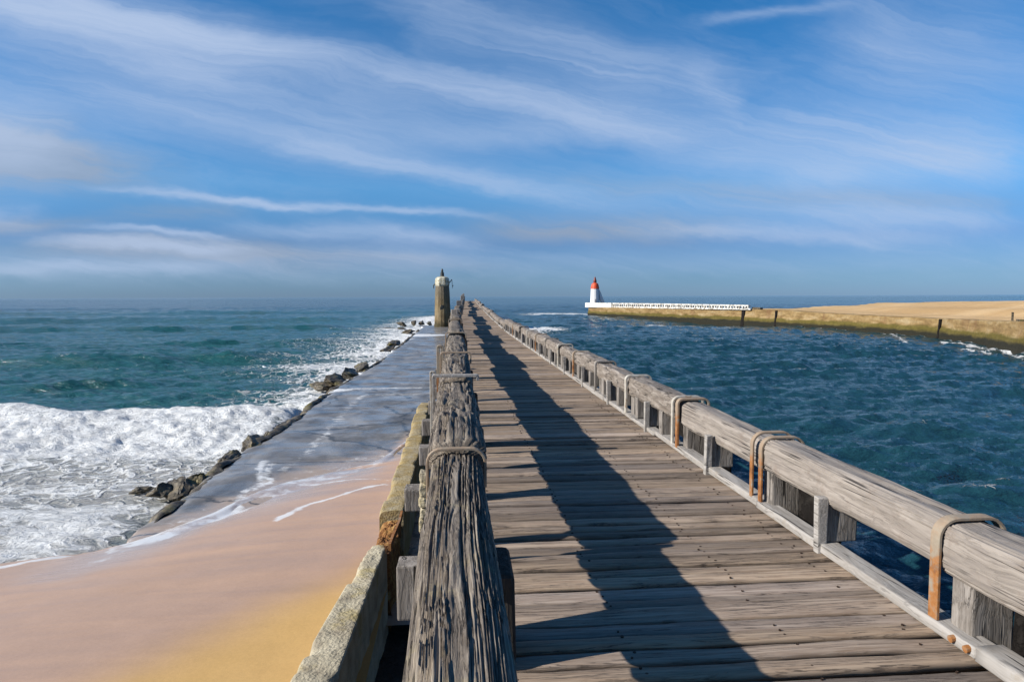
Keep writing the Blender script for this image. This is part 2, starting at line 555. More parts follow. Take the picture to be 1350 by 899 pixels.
def m_apron(nb):
    p = nb.pos()
    x, y, z = nb.sep(p)
    foam = nb.attr('foam')
    wet = nb.attr('wet')
    n = nb.noise(nb.xyz(nb.math('MULTIPLY', x, 0.9), nb.math('MULTIPLY', y, 0.55), 2.0), 1.0, 7.0, 0.62, 0.6)
    n2 = nb.noise(p, 7.0, 6.0, 0.65)
    st = nb.noise(nb.xyz(nb.math('MULTIPLY', x, 0.35), nb.math('MULTIPLY', y, 1.6), 5.0), 1.0, 6.0, 0.6, 0.4)
    col = nb.ramp(n, [(0.34, (0.095, 0.088, 0.082)), (0.5, (0.20, 0.188, 0.178)), (0.68, (0.32, 0.305, 0.29))])
    col = nb.mix(nb.smooth(st, 0.55, 0.72, 0, 0.5), col, (0.09, 0.088, 0.085))
    col = nb.mix(nb.smooth(nb.noise(nb.vmath('MULTIPLY', p, (.5, .3, 1)), 1.0, 6.0, 0.65, 0.4), 0.52, 0.66, 0, 0.7), col, (0.085, 0.075, 0.06))
    sandy = nb.smooth(nb.math('ADD', nb.attr('sandy'), nb.math('MULTIPLY', nb.math('SUBTRACT', st, 0.5), 1.2)), 0.25, 0.8, 0, 0.8)
    col = nb.mix(sandy, col, (0.42, 0.315, 0.24))
    # cracks and slab joints
    v = nb.voro(nb.vmath('ADD', nb.xyz(nb.math('MULTIPLY', x, 0.22), nb.math('MULTIPLY', y, 0.16), 0.0), nb.vmath('MULTIPLY', nb.noise(p, 1.2, 4.0, 0.6, 0.0, True), (0.22, 0.22, 0.0))), 1.0, 'DISTANCE_TO_EDGE')
    col = nb.mix(nb.smooth(v, 0.003, 0.012, 0.75, 0.0), col, (0.03, 0.029, 0.027))
    jy = nb.math('ADD', nb.math('MULTIPLY', y, 0.19), nb.math('MULTIPLY', nb.math('SUBTRACT', nb.noise(p, 0.9, 4.0, 0.6), 0.5), 0.06))
    jd = nb.math('ABSOLUTE', nb.math('SUBTRACT', nb.math('FRACT', jy), 0.5))
    col = nb.mix(nb.math('MULTIPLY', nb.smooth(jd, 0.003, 0.012, 0.8, 0.0), nb.smooth(n2, 0.35, 0.5)), col, (0.035, 0.033, 0.030))
    fm = nb.noise(nb.xyz(nb.math('MULTIPLY', x, 1.4), nb.math('MULTIPLY', y, 1.8), 1.0), 2.2, 8.0, 0.72, 0.8)
    k = nb.math('SUBTRACT', 1.0, foam)
    fmask = nb.smooth(fm, nb.math('SUBTRACT', k, 0.13), nb.math('ADD', k, 0.12))
    col = nb.mix(nb.math('MULTIPLY', fmask, 0.9), col, (0.74, 0.76, 0.78))
    pud = nb.noise(nb.xyz(nb.math('MULTIPLY', x, 0.5), nb.math('MULTIPLY', y, 0.9), 9.0), 1.0, 6.0, 0.62, 0.5)
    rg = nb.math('ADD', nb.smooth(pud, 0.38, 0.60, 0.10, 0.42), nb.math('ADD', nb.math('MULTIPLY', n2, 0.12), nb.math('MULTIPLY', fmask, 0.4)))
    return {'Base Color': col, 'Roughness': rg, 'Specular IOR Level': 0.5, 'Normal': nb.bump(nb.math('ADD', n2, nb.math('MULTIPLY', st, 0.6)), 0.25, 0.02)}


M_APRON = material('wet_concrete_apron', m_apron)


def m_sand(nb):
    p = nb.pos()
    x, y, z = nb.sep(p)
    wet = nb.attr('wet')
    foam = nb.attr('foam')
    n = nb.noise(p, 0.8, 5.0, 0.55)
    n2 = nb.noise(p, 160.0, 3.0, 0.7)
    dry = nb.mix(n, (0.54, 0.33, 0.115), (0.62, 0.395, 0.16))
    wets = nb.mix(n, (0.46, 0.29, 0.19), (0.54, 0.35, 0.235))
    ww = nb.smooth(nb.math('ADD', wet, nb.math('MULTIPLY', nb.math('SUBTRACT', n, 0.5), 0.30)), 0.05, 0.95)
    col = nb.mix(ww, dry, wets)
    film = nb.attr('film')
    col = nb.mix(nb.math('MULTIPLY', film, 0.85), col, (0.42, 0.365, 0.345))
    gr = nb.math('ADD', nb.lin(n2, 0.25, 0.75, 0.84, 1.12), nb.math('MULTIPLY', nb.math('SUBTRACT', nb.noise(p, 2.6, 6.0, 0.65), 0.5), 0.22))
    gr = nb.math('ADD', gr, nb.math('MULTIPLY', nb.math('SUBTRACT', nb.noise(p, 26.0, 4.0, 0.75), 0.5), 0.30))
    # faint swash marks left by earlier waves
    sw = nb.noise(nb.xyz(nb.math('MULTIPLY', x, 0.25), nb.math('MULTIPLY', y, 2.2), 4.0), 1.0, 5.0, 0.55, 0.9)
    gr = nb.math('ADD', gr, nb.math('MULTIPLY', nb.math('MULTIPLY', nb.math('SUBTRACT', sw, 0.5), 0.34), ww))
    col = nb.vmath('MULTIPLY', col, nb.xyz(gr, gr, gr))
    fm = nb.noise(p, 3.5, 7.0, 0.66, 0.5)
    k = nb.math('SUBTRACT', 1.0, foam)
    fmask = nb.smooth(fm, nb.math('SUBTRACT', k, 0.16), nb.math('ADD', k, 0.16))
    col = nb.mix(nb.math('MULTIPLY', fmask, 0.88), col, (0.78, 0.77, 0.76))
    h = nb.math('ADD', nb.math('MULTIPLY', n2, 0.15), nb.math('MULTIPLY', nb.noise(p, 14.0, 4.0, 0.6), 0.4))
    return {'Base Color': col, 'Roughness': nb.math('SUBTRACT', nb.math('ADD', nb.lin(ww, 0, 1, 0.88, 0.40), nb.math('MULTIPLY', nb.math('SUBTRACT', sw, 0.5), 0.5)), nb.math('MULTIPLY', film, 0.3)), 'Specular IOR Level': nb.lin(ww, 0, 1, 0.25, 0.5), 'Normal': nb.bump(h, 0.25, 0.012)}


M_SAND = material('beach_sand', m_sand)


def m_spit(nb):
    p = nb.pos()
    x, y, z = nb.sep(p)
    n = nb.noise(nb.xyz(nb.math('MULTIPLY', x, 0.05), nb.math('MULTIPLY', y, 0.16), 0.0), 1.0, 6.0, 0.6)
    n2 = nb.noise(p, 2.2, 6.0, 0.7)
    col = nb.mix(nb.smooth(n, 0.35, 0.65), (0.54, 0.34, 0.15), (0.66, 0.445, 0.225))
    g = nb.lin(n2, 0.3, 0.7, 0.86, 1.08)
    return {'Base Color': nb.vmath('MULTIPLY', col, nb.xyz(g, g, g)), 'Roughness': 0.95, 'Normal': nb.bump(n2, 0.5, 0.25)}


M_SPIT = material('dry_sand', m_spit)


def m_seawall(nb):
    p = nb.pos()
    x, y, z = nb.sep(p)
    n = nb.noise(nb.vmath('MULTIPLY', p, (0.35, 0.35, 1.4)), 1.0, 7.0, 0.65, 0.3)
    n2 = nb.noise(p, 2.5, 6.0, 0.7)
    n3 = nb.noise(nb.vmath('MULTIPLY', p, (0.5, 0.5, 0.10)), 1.0, 6.0, 0.65)
    col = nb.ramp(n, [(0.32, (0.20, 0.12, 0.045)), (0.5, (0.35, 0.23, 0.095)), (0.68, (0.47, 0.35, 0.19))])
    col = nb.mix(nb.smooth(n3, 0.55, 0.70, 0, 0.6), col, (0.22, 0.11, 0.05))
    zz = nb.math('ADD', z, nb.math('MULTIPLY', nb.math('SUBTRACT', n, 0.5), 0.9))
    # weed line left by the tide
    col = nb.mix(nb.smooth(zz, 1.15, 1.55, 0.85, 0.0), col, (0.105, 0.088, 0.008))
    col = nb.mix(nb.smooth(zz, 0.6, 1.0, 1.0, 0.0), col, (0.022, 0.02, 0.010))
    g = nb.lin(n2, 0.3, 0.7, 0.72, 1.12)
    # courses of masonry
    br = nb.math('FRACT', nb.math('MULTIPLY', z, 1.9))
    jt = nb.smooth(nb.math('ABSOLUTE', nb.math('SUBTRACT', br, 0.5)), 0.0, 0.07, 0.25, 0.0)
    col = nb.mix(nb.math('MULTIPLY', jt, n2), col, (0.12, 0.085, 0.05))
    return {'Base Color': nb.vmath('MULTIPLY', col, nb.xyz(g, g, g)), 'Roughness': 0.9, 'Normal': nb.bump(nb.math('ADD', n2, n), 0.7, 0.15)}


M_SEAWALL = material('tide_stained_masonry', m_seawall, alb=.66)


def m_whitewash(nb):
    p = nb.pos()
    n = nb.noise(nb.vmath('MULTIPLY', p, (1.4, 1.4, 2.2)), 1.0, 7.0, 0.72)
    v = nb.voro(nb.vmath('ADD', nb.vmath('MULTIPLY', p, (1.5, 1.5, 2.2)), nb.vmath('MULTIPLY', nb.noise(p, 2.0, 3.0, 0.5, 0, True), (0.6, 0.6, 0.6))), 1.0, 'DISTANCE_TO_EDGE')
    a = nb.attr('worn')
    col = nb.mix(nb.math('MULTIPLY', nb.smooth(n, 0.5, 0.62), a), (0.78, 0.76, 0.70), (0.20, 0.16, 0.12))
    col = nb.mix(nb.math('MULTIPLY', nb.smooth(v, 0.02, 0.12, 0.9, 0.0), a), col, (0.12, 0.10, 0.08))
    return {'Base Color': col, 'Roughness': 0.85}


M_WHITEWASH = material('worn_whitewash', m_whitewash)


def m_white(nb):
    p = nb.pos()
    n = nb.noise(nb.vmath('MULTIPLY', p, (1.5, 1.5, 0.5)), 1.0, 6.0, 0.7)
    col = nb.mix(nb.smooth(n, 0.52, 0.75, 0, 0.6), (0.80, 0.79, 0.78), (0.46, 0.43, 0.42))
    return {'Base Color': col, 'Roughness': 0.6}


def m_red(nb):
    n = nb.noise(nb.pos(), 1.8, 5.0, 0.6)
    return {'Base Color': nb.mix(n, (0.60, 0.055, 0.02), (0.74, 0.11, 0.035)), 'Roughness': 0.5}


M_WHITE = material('white_paint', m_white)
M_RED = material('red_paint', m_red)
M_DKRED = material('dark_red_iron', lambda nb: {'Base Color': nb.mix(nb.noise(nb.pos(), 4.0), (0.12, 0.02, 0.015), (0.22, 0.04, 0.03)), 'Roughness': 0.5})
M_IRON = material('dark_iron', lambda nb: {'Base Color': nb.mix(nb.noise(nb.pos(), 6.0), (0.02, 0.025, 0.028), (0.06, 0.065, 0.06)), 'Roughness': 0.55})


def m_tower(nb):
    p = nb.pos()
    x, y, z = nb.sep(p)
    n = nb.noise(nb.vmath('MULTIPLY', p, (1.2, 1.2, 0.6)), 1.0, 7.0, 0.68)
    n2 = nb.noise(p, 6.0, 5.0, 0.7)
    col = nb.ramp(n, [(0.32, (0.13, 0.088, 0.045)), (0.46, (0.27, 0.195, 0.10)), (0.60, (0.38, 0.29, 0.165)), (0.76, (0.36, 0.31, 0.235))])
    zz = nb.math('ADD', z, nb.math('MULTIPLY', nb.math('SUBTRACT', n, 0.5), 1.6))
    col = nb.mix(nb.smooth(zz, 0.9, 1.6, 0.8, 0.0), col, (0.06, 0.05, 0.02))
    col = nb.mix(nb.smooth(zz, 3.6, 6.0, 0.0, 0.75), col, (0.21, 0.18, 0.135))
    g = nb.lin(n2, 0.3, 0.7, 0.75, 1.1)
    jt = nb.math('FRACT', nb.math('MULTIPLY', z, 1.6))
    col = nb.mix(nb.smooth(nb.math('ABSOLUTE', nb.math('SUBTRACT', jt, 0.5)), 0, 0.06, 0.35, 0.0), col, (0.1, 0.07, 0.04))
    return {'Base Color': nb.vmath('MULTIPLY', col, nb.xyz(g, g, g)), 'Roughness': 0.9, 'Normal': nb.bump(nb.math('ADD', n2, n), 0.8, 0.12)}


M_TOWER = material('ochre_stone', m_tower, alb=.62)


def m_cap(nb):
    p = nb.pos()
    n = nb.noise(p, 2.5, 7.0, 0.7)
    return {'Base Color': nb.ramp(n, [(0.36, (0.14, 0.11, 0.06)), (0.48, (0.42, 0.38, 0.27)), (0.6, (0.60, 0.57, 0.47))]), 'Roughness': 0.9, 'Normal': nb.bump(n, 0.8, 0.15)}


M_CAP = material('flaking_limewash', m_cap, alb=.85)


def m_rock(nb):
    p = nb.pos()
    n = nb.noise(p, 3.2, 7.0, 0.68)
    n2 = nb.noise(nb.vmath('ADD', p, (5, 2, 7)), 1.3, 5.0, 0.6)
    col = nb.ramp(n, [(0.36, (0.016, 0.012, 0.008)), (0.50, (0.075, 0.057, 0.032)), (0.66, (0.23, 0.18, 0.105))])
    col = nb.mix(nb.smooth(n2, 0.52, 0.68, 0, 0.75), col, (0.16, 0.135, 0.02))
    return {'Base Color': col, 'Roughness': 0.55, 'Normal': nb.bump(n, 0.9, 0.08), 'Specular IOR Level': 0.5}


M_ROCK = material('wet_weedy_rock', m_rock)


def m_sea(nb):
    p = nb.pos()
    x, y, z = nb.sep(p)
    foam = nb.attr('foam')
    teal = nb.attr('teal')
    silt = nb.attr('silt')
    big = nb.noise(nb.vmath('MULTIPLY', p, (0.012, 0.05, 0.0)), 1.0, 4.0, 0.55)
    blue = nb.mix(big, (0.008, 0.037, 0.050), (0.012, 0.050, 0.064))
    tl = nb.mix(big, (0.016, 0.070, 0.076), (0.024, 0.100, 0.102))
    col = nb.mix(teal, blue, tl)
    # dark green of weakly reflecting wave faces, painted into the colour
    col = nb.mix(nb.math('MULTIPLY', nb.attr('crest'), 0.6), col, (0.006, 0.062, 0.054))
    col = nb.mix(silt, col, (0.40, 0.365, 0.32))
    pd = nb.vmath('ADD', p, nb.vmath('MULTIPLY', nb.vmath('SUBTRACT', nb.noise(p, 0.6, 4.0, 0.6, 0.0, True), (0.5, 0.5, 0.5)), (1.6, 1.6, 0.0)))
    pe = nb.vmath('MULTIPLY', pd, (0.8, 1.25, 0.4))
    f1 = nb.noise(pe, 1.3, 9.0, 0.70, 0.15)
    cell = nb.math('SUBTRACT', 1.0, nb.smooth(nb.voro(pe, 2.3, 'DISTANCE_TO_EDGE'), 0.0, 0.20))
    pat = nb.math('ADD', nb.math('MULTIPLY', f1, 0.78), nb.math('MULTIPLY', cell, 0.22))
    k = nb.math('SUBTRACT', 1.0, foam)
    fmask = nb.smooth(pat, nb.math('SUBTRACT', k, 0.10), nb.math('ADD', k, 0.12))
    fcol = nb.mix(nb.smooth(nb.noise(p, 2.6, 6.0, 0.65), 0.3, 0.7), (0.56, 0.56, 0.55), (0.72, 0.73, 0.73))
    col = nb.mix(fmask, col, fcol)
    r1 = nb.noise(nb.vmath('MULTIPLY', p, (0.75, 2.5, 1.0)), 1.0, 6.0, 0.62, 0.15)
    r2 = nb.noise(nb.vmath('MULTIPLY', p, (0.28, 0.6, 0.3)), 1.0, 5.0, 0.6, 0.2)
    h = nb.math('ADD', nb.math('MULTIPLY', r1, 0.36), nb.math('MULTIPLY', r2, 0.42))
    h = nb.math('ADD', h, nb.math('MULTIPLY', nb.math('MULTIPLY', f1, fmask), 0.35))
    rough = nb.math('ADD', nb.math('MULTIPLY', fmask, 0.7), 0.10)
    return {'Base Color': col, 'Roughness': rough, 'IOR': 1.4, 'Specular IOR Level': nb.math('MULTIPLY', nb.lin(fmask, 0, 1, 0.5, 0.1), nb.smooth(y, 150.0, 1200.0, 1.0, 0.22)), 'Normal': nb.bump(h, 0.85, 1.0)}


M_SEA = material('sea_water', m_sea, alb=1.0)

# ------------------------------------------------------------------ pier geometry
DECK_Z, DECK_H = 2.90, 2.10
PIER_END = 190.0


def cx(s):
    """sideways drift of the pier: straight, then turning slightly to the right"""
    s = np.asarray(s, float)
    d = np.clip(s - 34, 0, None)
    return np.where(d < 10, d * d / 20, d - 5) * math.tan(R(0.95)) * 1.0


def dzf(s):
    s = np.asarray(s, float)
    return 0.75 * sst(s, 40, 230) * 1.35


# ------------------------------------------------------------------ sea
def seg_dist(X, Y, pts):
    best = np.full(np.shape(X), 1e9)
    for (ax, ay), (bx, by) in zip(pts, pts[1:]):
        dx_, dy_ = bx - ax, by - ay
        t = np.clip(((X - ax) * dx_ + (Y - ay) * dy_) / (dx_ * dx_ + dy_ * dy_), 0, 1)
        best = np.minimum(best, np.hypot(X - ax - t * dx_, Y - ay - t * dy_))
    return best


APRON_Z = 0.60
EDGE_PX = [(120, 745), (150, 718), (235, 655), (300, 605), (380, 555), (440, 510), (500, 475), (530, 452), (548, 438)]
EDGE = [G(a, b, APRON_Z) for a, b in EDGE_PX]
ey = np.array([p[1] for p in EDGE]); ex = np.array([p[0] for p in EDGE])


def edge_x(y):
    return np.interp(y, ey, ex)


def blob(X, Y, px, py, rx, ry, z=0.0):
    gx, gy = G(px, py, z)
    return np.exp(-((X - gx) / rx) ** 2 - ((Y - gy) / ry) ** 2)


def build_sea():
    r = [4.0]
    while r[-1] < 30000:
        r.append(r[-1] * (1.006 if r[-1] < 90 else 1.010 if r[-1] < 400 else 1.035))
    r = np.array(r)
    th = np.linspace(R(-66), R(62), 660)
    RR, TH = np.meshgrid(r, th, indexing='ij')
    X, Y = RR * np.sin(TH), RR * np.cos(TH)
    sp = RR * (th[1] - th[0])
    Z = np.zeros_like(X)
    ER = edge_x(Y)
    left = sst(-X, 0.0, 14.0)                       # open beach side
    surf = sst(ER - X, -1.0, 1.5) * (1 - sst(Y, 30, 40))    # shallow surf zone
    wob = fbm(X / 9, Y / 14, 0.5, 3)
    yb = 27.8 + 2.2 * (fbm(X / 7, 0.3, 0.1, 3) - 0.5) * 2 + 0.10 * np.clip(-X - 12, 0, 40)
    calm = 1 - 0.75 * surf * (1 - sst(Y, yb - 2, yb + 6))
    rng = np.random.default_rng(5)
    n = 64
    lam = np.exp(np.linspace(math.log(0.45), math.log(9), n))
    for i in range(n):
        a = rng.normal(R(-84), R(26))
        k = 2 * math.pi / lam[i]
        amp = 0.0112 * lam[i] ** 0.46
        fade = np.clip(lam[i] / (2.5 * sp) - 0.6, 0, 1)
        ph = k * (X * math.cos(a) + Y * math.sin(a)) + rng.uniform(0, 6.28) + 0.8 * wob
        s = np.sin(ph)
        Z += amp * fade * (s + 0.35 * np.sin(2 * ph + 1.57)) * calm
    gust = 0.25 + 1.5 * fbm(X / 20, Y / 14, 2.2, 4)
    Z *= gust * (1.25 - 0.35 * left)
    chop = Z.copy()
    # long swell
    for lamb, am, a in ((34, 0.10, -88), (52, 0.16, -96), (85, 0.22, -91)):
        k = 2 * math.pi / lamb
        Z += am * np.sin(k * (X * math.cos(R(a)) + Y * math.sin(R(a))) + 2.2 * wob) * sst(Y, 25, 50)
    crest = np.zeros_like(X)
    for y0, hgt, x0, x1 in ((40.5, .30, -60, -14), (57.0, .62, -75, -12), (73, .40, -90, -10), (103, .75, -150, -14), (150, .8, -220, -20), (225, .9, -300, -10)):
        yc = y0 + y0 * 0.05 * (fbm(X / (y0 * .22), 0.0, y0, 3) - 0.5) * 2 + 0.02 * (X + 20)
        d = Y - yc
        wf, wb = 0.028 * y0, 0.06 * y0
        g = np.exp(-(d / np.where(d < 0, wf, wb)) ** 2)
        lat = sst(X, x0 * 1.6, x0) * (1 - sst(X, x1 - 6, x1)) * (0.45 + 0.9 * fbm(X / (y0 * .16), 0.0, y0 + 3, 2))
        Z += hgt * g * lat
        crest = np.maximum(crest, np.exp(-((d + wf * .5) / wf) ** 2) * lat)
    # breaker rolling on to the sand
    latb = sst(ER - X, -0.6, 0.8)
    d = Y - yb
    lump = fbm(X * 1.1, Y * 1.1, 0.7, 5, 0.6)
    lump2 = fbm(X * 0.35, Y * 0.35, 4.7, 3)
    ridge = np.exp(-(np.abs(d) / np.where(d < 0, 3.4, 1.8)) ** 1.7) * latb
    lump3 = fbm(X * 2.6, Y * 2.6, 1.7, 4, 0.6)
    Z += ridge * (0.62 + 0.55 * (lump2 - 0.3)) + surf * latb * np.exp(-((d + 2.5) / 4.0) ** 2) * (0.34 * (lump - 0.45) + 0.26 * (lump3 - .45))
    crest = np.maximum(crest, np.exp(-((d - 1.3) / 1.1) ** 2) * latb * 0.9)
    # swash running up the beach
    Z += surf * 0.37 * (1 - sst(Y, 12, 22)) + surf * 0.05 * (lump - .5)
    # small breaking crests in the channel
    foam = np.zeros_like(X)
    for px, py, rx, ry, f, hh in ((872, 428, 4.6, 2.6, .72, .25), (815, 430, 2.6, 1.6, .62, .15), (905, 429, 2.0, 1.2, .45, .1)):
        b = blob(X, Y, px, py, rx, ry)
        foam = np.maximum(foam, f * b)
        Z += hh * b
    # ---- foam
    inwash = surf * latb
    band = sst(d, -9.5, -3.5) * (1 - sst(d, 0.3, 1.6))
    foam = np.maximum(foam, inwash * band * (0.86 + 0.25 * (lump2 - .4)))
    wash = (1 - sst(d, -7, -2)) * sst(Y, 6, 9)
    foam = np.maximum(foam, surf * wash * (0.50 + 0.55 * (fbm(X / 3.2, Y / 1.3, 1.9, 4) - 0.45) + 0.08 * sst(ER - X, 8, 0)))
    # foam at the edge of the apron and drawn out seawards from it
    de = ER - X
    along = sst(Y, 20, 28) * (1 - sst(Y, 150, 190))
    wdt = 3.4 + 9.0 * sst(Y, 28, 60) * (0.4 + 1.0 * fbm(0.0, Y / 7, 3.3, 3))
    stre = fbm(X / 9, Y / 1.3, 6.1, 4)
    foam = np.maximum(foam, along * np.exp(-np.clip(de, 0, None) / wdt) * (de > -2.5) * (0.56 + 0.60 * stre))
    foam = np.maximum(foam, latb * sst(Y, 27, 30) * (1 - sst(Y, 36, 44)) * np.exp(-np.clip(de, 0, None) / 7.0) * (.55 + .5 * stre))
    foam = np.maximum(foam, 0.60 * latb * np.exp(-(d / 6.0) ** 2) * sst(d, 0, 1) * np.exp(-np.clip(de - 2, 0, None) / 7) * (0.5 + stre))
    foam = np.maximum(foam, 0.78 * np.exp(-((X + 8) / 9) ** 2 - ((Y - 122) / 17) ** 2) * (0.4 + 1.1 * stre))
    foam = np.maximum(foam, 0.86 * blob(X, Y, 712, 436, 4.5, 11) * (0.55 + 0.8 * stre))
    foam = np.maximum(foam, 0.66 * blob(X, Y, 700, 443, 3.0, 10) * (0.5 + stre))
    foam = np.maximum(foam, 0.62 * blob(X, Y, 720, 414, 12, 16) * (0.45 + stre))
    foam = np.maximum(foam, 0.72 * blob(X, Y, 760, 414, 6, 14) * (0.5 + stre))
    foam = np.maximum(foam, 0.60 * blob(X, Y, 645, 430, 3.0, 30))
    l1 = seg_dist(X, Y, [G(*q) for q in ((1245, 452), (1290, 458), (1330, 464), (1400, 470))])
    l2 = seg_dist(X, Y, [G(*q) for q in ((1270, 459), (1310, 467), (1370, 474))])
    l3 = seg_dist(X, Y, [G(*q) for q in ((1172, 441), (1188, 449), (1197, 456))])
    for l, w, f in ((l1, .9, .72), (l2, .8, .58), (l3, .5, .55)):
        foam = np.maximum(foam, f * np.exp(-(l / w) ** 2))
    lw = seg_dist(X, Y, WALL_BASE)
    foam = np.maximum(foam, 0.46 * np.exp(-(lw / 1.2) ** 2) * (0.5 + stre))
    # scattered white horses where the chop peaks
    pk = chop / (0.075 * (1.25 - 0.35 * left))
    foam = np.maximum(foam, 0.36 * sst(pk, 1.6, 3.0) * sst(fbm(X / 14, Y / 10, 7.7, 3), .46, .62) * (RR < 500) * (1 - surf))
    foam = np.clip(foam, 0, 1)
    teal = np.clip(sst(-X, -3, 12) * (1 - sst(Y, 110, 420)) + 0.30 * sst(X, 3, 12) * 0 + 0.35 * (1 - sst(X, 0, 25)) * sst(Y, 60, 100) * (1 - sst(Y, 150, 300)), 0, 1)
    silt = surf * (1 - sst(Y, 19, 27)) * (0.72 + 0.5 * (lump2 - .3))
    under = (X > ER - .1) & (Y < 108) & (X < 6)
    Z = np.where(under, np.minimum(Z, .12), Z)
    V = np.stack([X, Y, Z], -1).reshape(-1, 3)
    me = mesh_np('sea', V, grid_faces(*X.shape)[:, ::-1], {'foam': foam, 'teal': teal, 'silt': np.clip(silt, 0, 1), 'crest': np.clip(crest, 0, 1)})
    return structure(link('sea', me, M_SEA, smooth=True), 'wind-ruffled green and blue sea with breaking surf')


WALL_PX = [(776, 417.3, 404.5), (830, 419.5, 405), (880, 422, 406), (985, 428.5, 407.5), (1040, 432, 409.5), (1100, 436, 413.5), (1170, 441, 417), (1240, 447, 420), (1300, 456, 422.5), (1350, 466, 424), (1500, 500, 428)]
WALL_BASE = [G(a, b, 0.0) for a, b, c in WALL_PX]
_d = Vector((WALL_BASE[-1][0] - WALL_BASE[-2][0], WALL_BASE[-1][1] - WALL_BASE[-2][1])).normalized()
WALL_BASE.append((WALL_BASE[-1][0] + _d.x * 60, WALL_BASE[-1][1] + _d.y * 60))   # runs on out of the picture
build_sea()


# ------------------------------------------------------------------ beach and apron
SANDLINE = [G(a, b, APRON_Z) for a, b in ((-100, 745), (60, 738), (150, 722), (215, 700), (290, 672), (340, 645), (430, 622), (505, 606), (540, 575), (600, 562))]
sy_ = np.array([p[1] for p in SANDLINE]); sx_ = np.array([p[0] for p in SANDLINE])
sand_order = np.argsort(sx_)
_gx = np.linspace(-30, 3, 1200)
_gy = np.interp(_gx, sx_[sand_order], sy_[sand_order])
_k = np.exp(-np.linspace(-2.4, 2.4, 45) ** 2)
_gy = np.convolve(np.pad(_gy, 22, mode='edge'), _k / _k.sum(), mode='valid')


def sand_edge_y(x):
    return np.interp(x, _gx, _gy)


def lines_foam(X, Y, specs, z):
    f = np.zeros_like(X)
    X2 = X + .50 * (fbm(X * .9, Y * .9, 2.0, 4) - .5)
    Y2 = Y + .50 * (fbm(X * .9, Y * .9, 12.0, 4) - .5)
    am = .72 + .55 * fbm(X * 1.3, Y * 1.3, 22.0, 3)
    for pts, w, a in specs:
        l = seg_dist(X2, Y2, [G(p[0], p[1], z) for p in pts])
        f = np.maximum(f, a * am * (.8 * np.exp(-(l / w) ** 2) + .28 * np.exp(-(l / (w * 4)) ** 2)))
    return f


SWASH = [([(165, 720), (230, 688), (284, 674), (307, 660), (337, 638), (372, 620)], .17, .72),
         ([(190, 716), (300, 676), (345, 645)], .42, .48),
         ([(365, 706), (417, 680), (460, 664), (505, 656)], .12, .54),
         ([(377, 637), (444, 640), (505, 648)], .11, .50),
         ]
SWASH2 = [([(-80, 775), (0, 754), (40, 744), (75, 736), (140, 729), (212, 729)], .22, .80)]


def build_beach():
    xs = np.concatenate([np.arange(-60, -12, 0.5), np.arange(-12, -0.9, 0.05)])
    ys = np.concatenate([np.arange(-6, 5, 0.4), np.arange(5, 26, 0.045), np.arange(26, 40, 0.25)])
    X, Y = np.meshgrid(xs, ys, indexing='xy')
    n = fbm(X * .9, Y * .9, 0.0, 4) - .5
    d = (sand_edge_y(X) + 0.6 * n) - Y
    on = APRON_Z + np.where(d > 0, 0.22 * (1 - np.exp(-d / 3.0)) + 0.03 * np.clip(d, 0, 8), d * 0.25)
    off = 0.28 + (12.2 - Y) * np.where(Y < 12.2, 0.075, 0.06) + 0.03 * n
    m = sst(X, edge_x(Y) - 0.9, edge_x(Y) + 0.15)
    m = sst(X, edge_x(Y) - 5.0 * (1 - sst(Y, 10, 14.5)) - .9, edge_x(Y) + 0.15)
    Z = off * (1 - m) + on * m
    Zs = Z.copy()
    for _ in range(3):                                       # smooth the creases where the two slopes meet
        for ax, k in ((0, 24), (1, 24)):
            c = np.cumsum(np.concatenate([np.repeat(Zs.take([0], ax), k, ax), Zs, np.repeat(Zs.take([-1], ax), k, ax)], ax), ax)
            n_ = Zs.shape[ax]
            Zs = (c.take(range(2 * k, 2 * k + n_), ax) - c.take(range(0, n_), ax)) / (2 * k)
    wgt = np.maximum(sst(d, 0.2, 1.6), 0) * (1 - sst(Y, 12.2, 13.5) * (X < edge_x(Y)))
    wgt = wgt * sst(Y, 5.5, 6.5)
    Z = Z * (1 - wgt) + Zs * wgt
    Z = np.maximum(Z, -1.5)
    wetb = fbm(X / 1.6, Y / 1.6, 3.0, 3)
    # golden dry tongue beside the wall
    fx, fy = G(330, 870, .9)
    wet = np.clip(sst(Y + 1.35 * (-X - 1.7), 7.6, 11.6) + 0.34 * (wetb - .5), 0, 1)
    filmv = np.exp(-((d - .3) / 2.3) ** 2) * sst(X, edge_x(Y) - 1.5, edge_x(Y) + 1) * sst(fbm(X * .5, Y * 1.3, 8.0, 4), .22, .55)
    foam = np.maximum(lines_foam(X, Y, SWASH, APRON_Z + .03), lines_foam(X, Y, SWASH2, .38))
    film = sst(-d, -3.0, -0.5) * 0.42 * (X > edge_x(Y))
    foam = np.clip(np.maximum(foam, film * (0.6 + 0.9 * fbm(X * .6, Y * 2.0, 5.0, 3))), 0, 1)
    me = mesh_np('beach', np.stack([X, Y, Z], -1).reshape(-1, 3), grid_faces(*X.shape), {'wet': wet, 'foam': foam, 'film': filmv})
    structure(link('beach', me, M_SAND, smooth=True), 'smooth wet and golden sand below the wall')


build_beach()


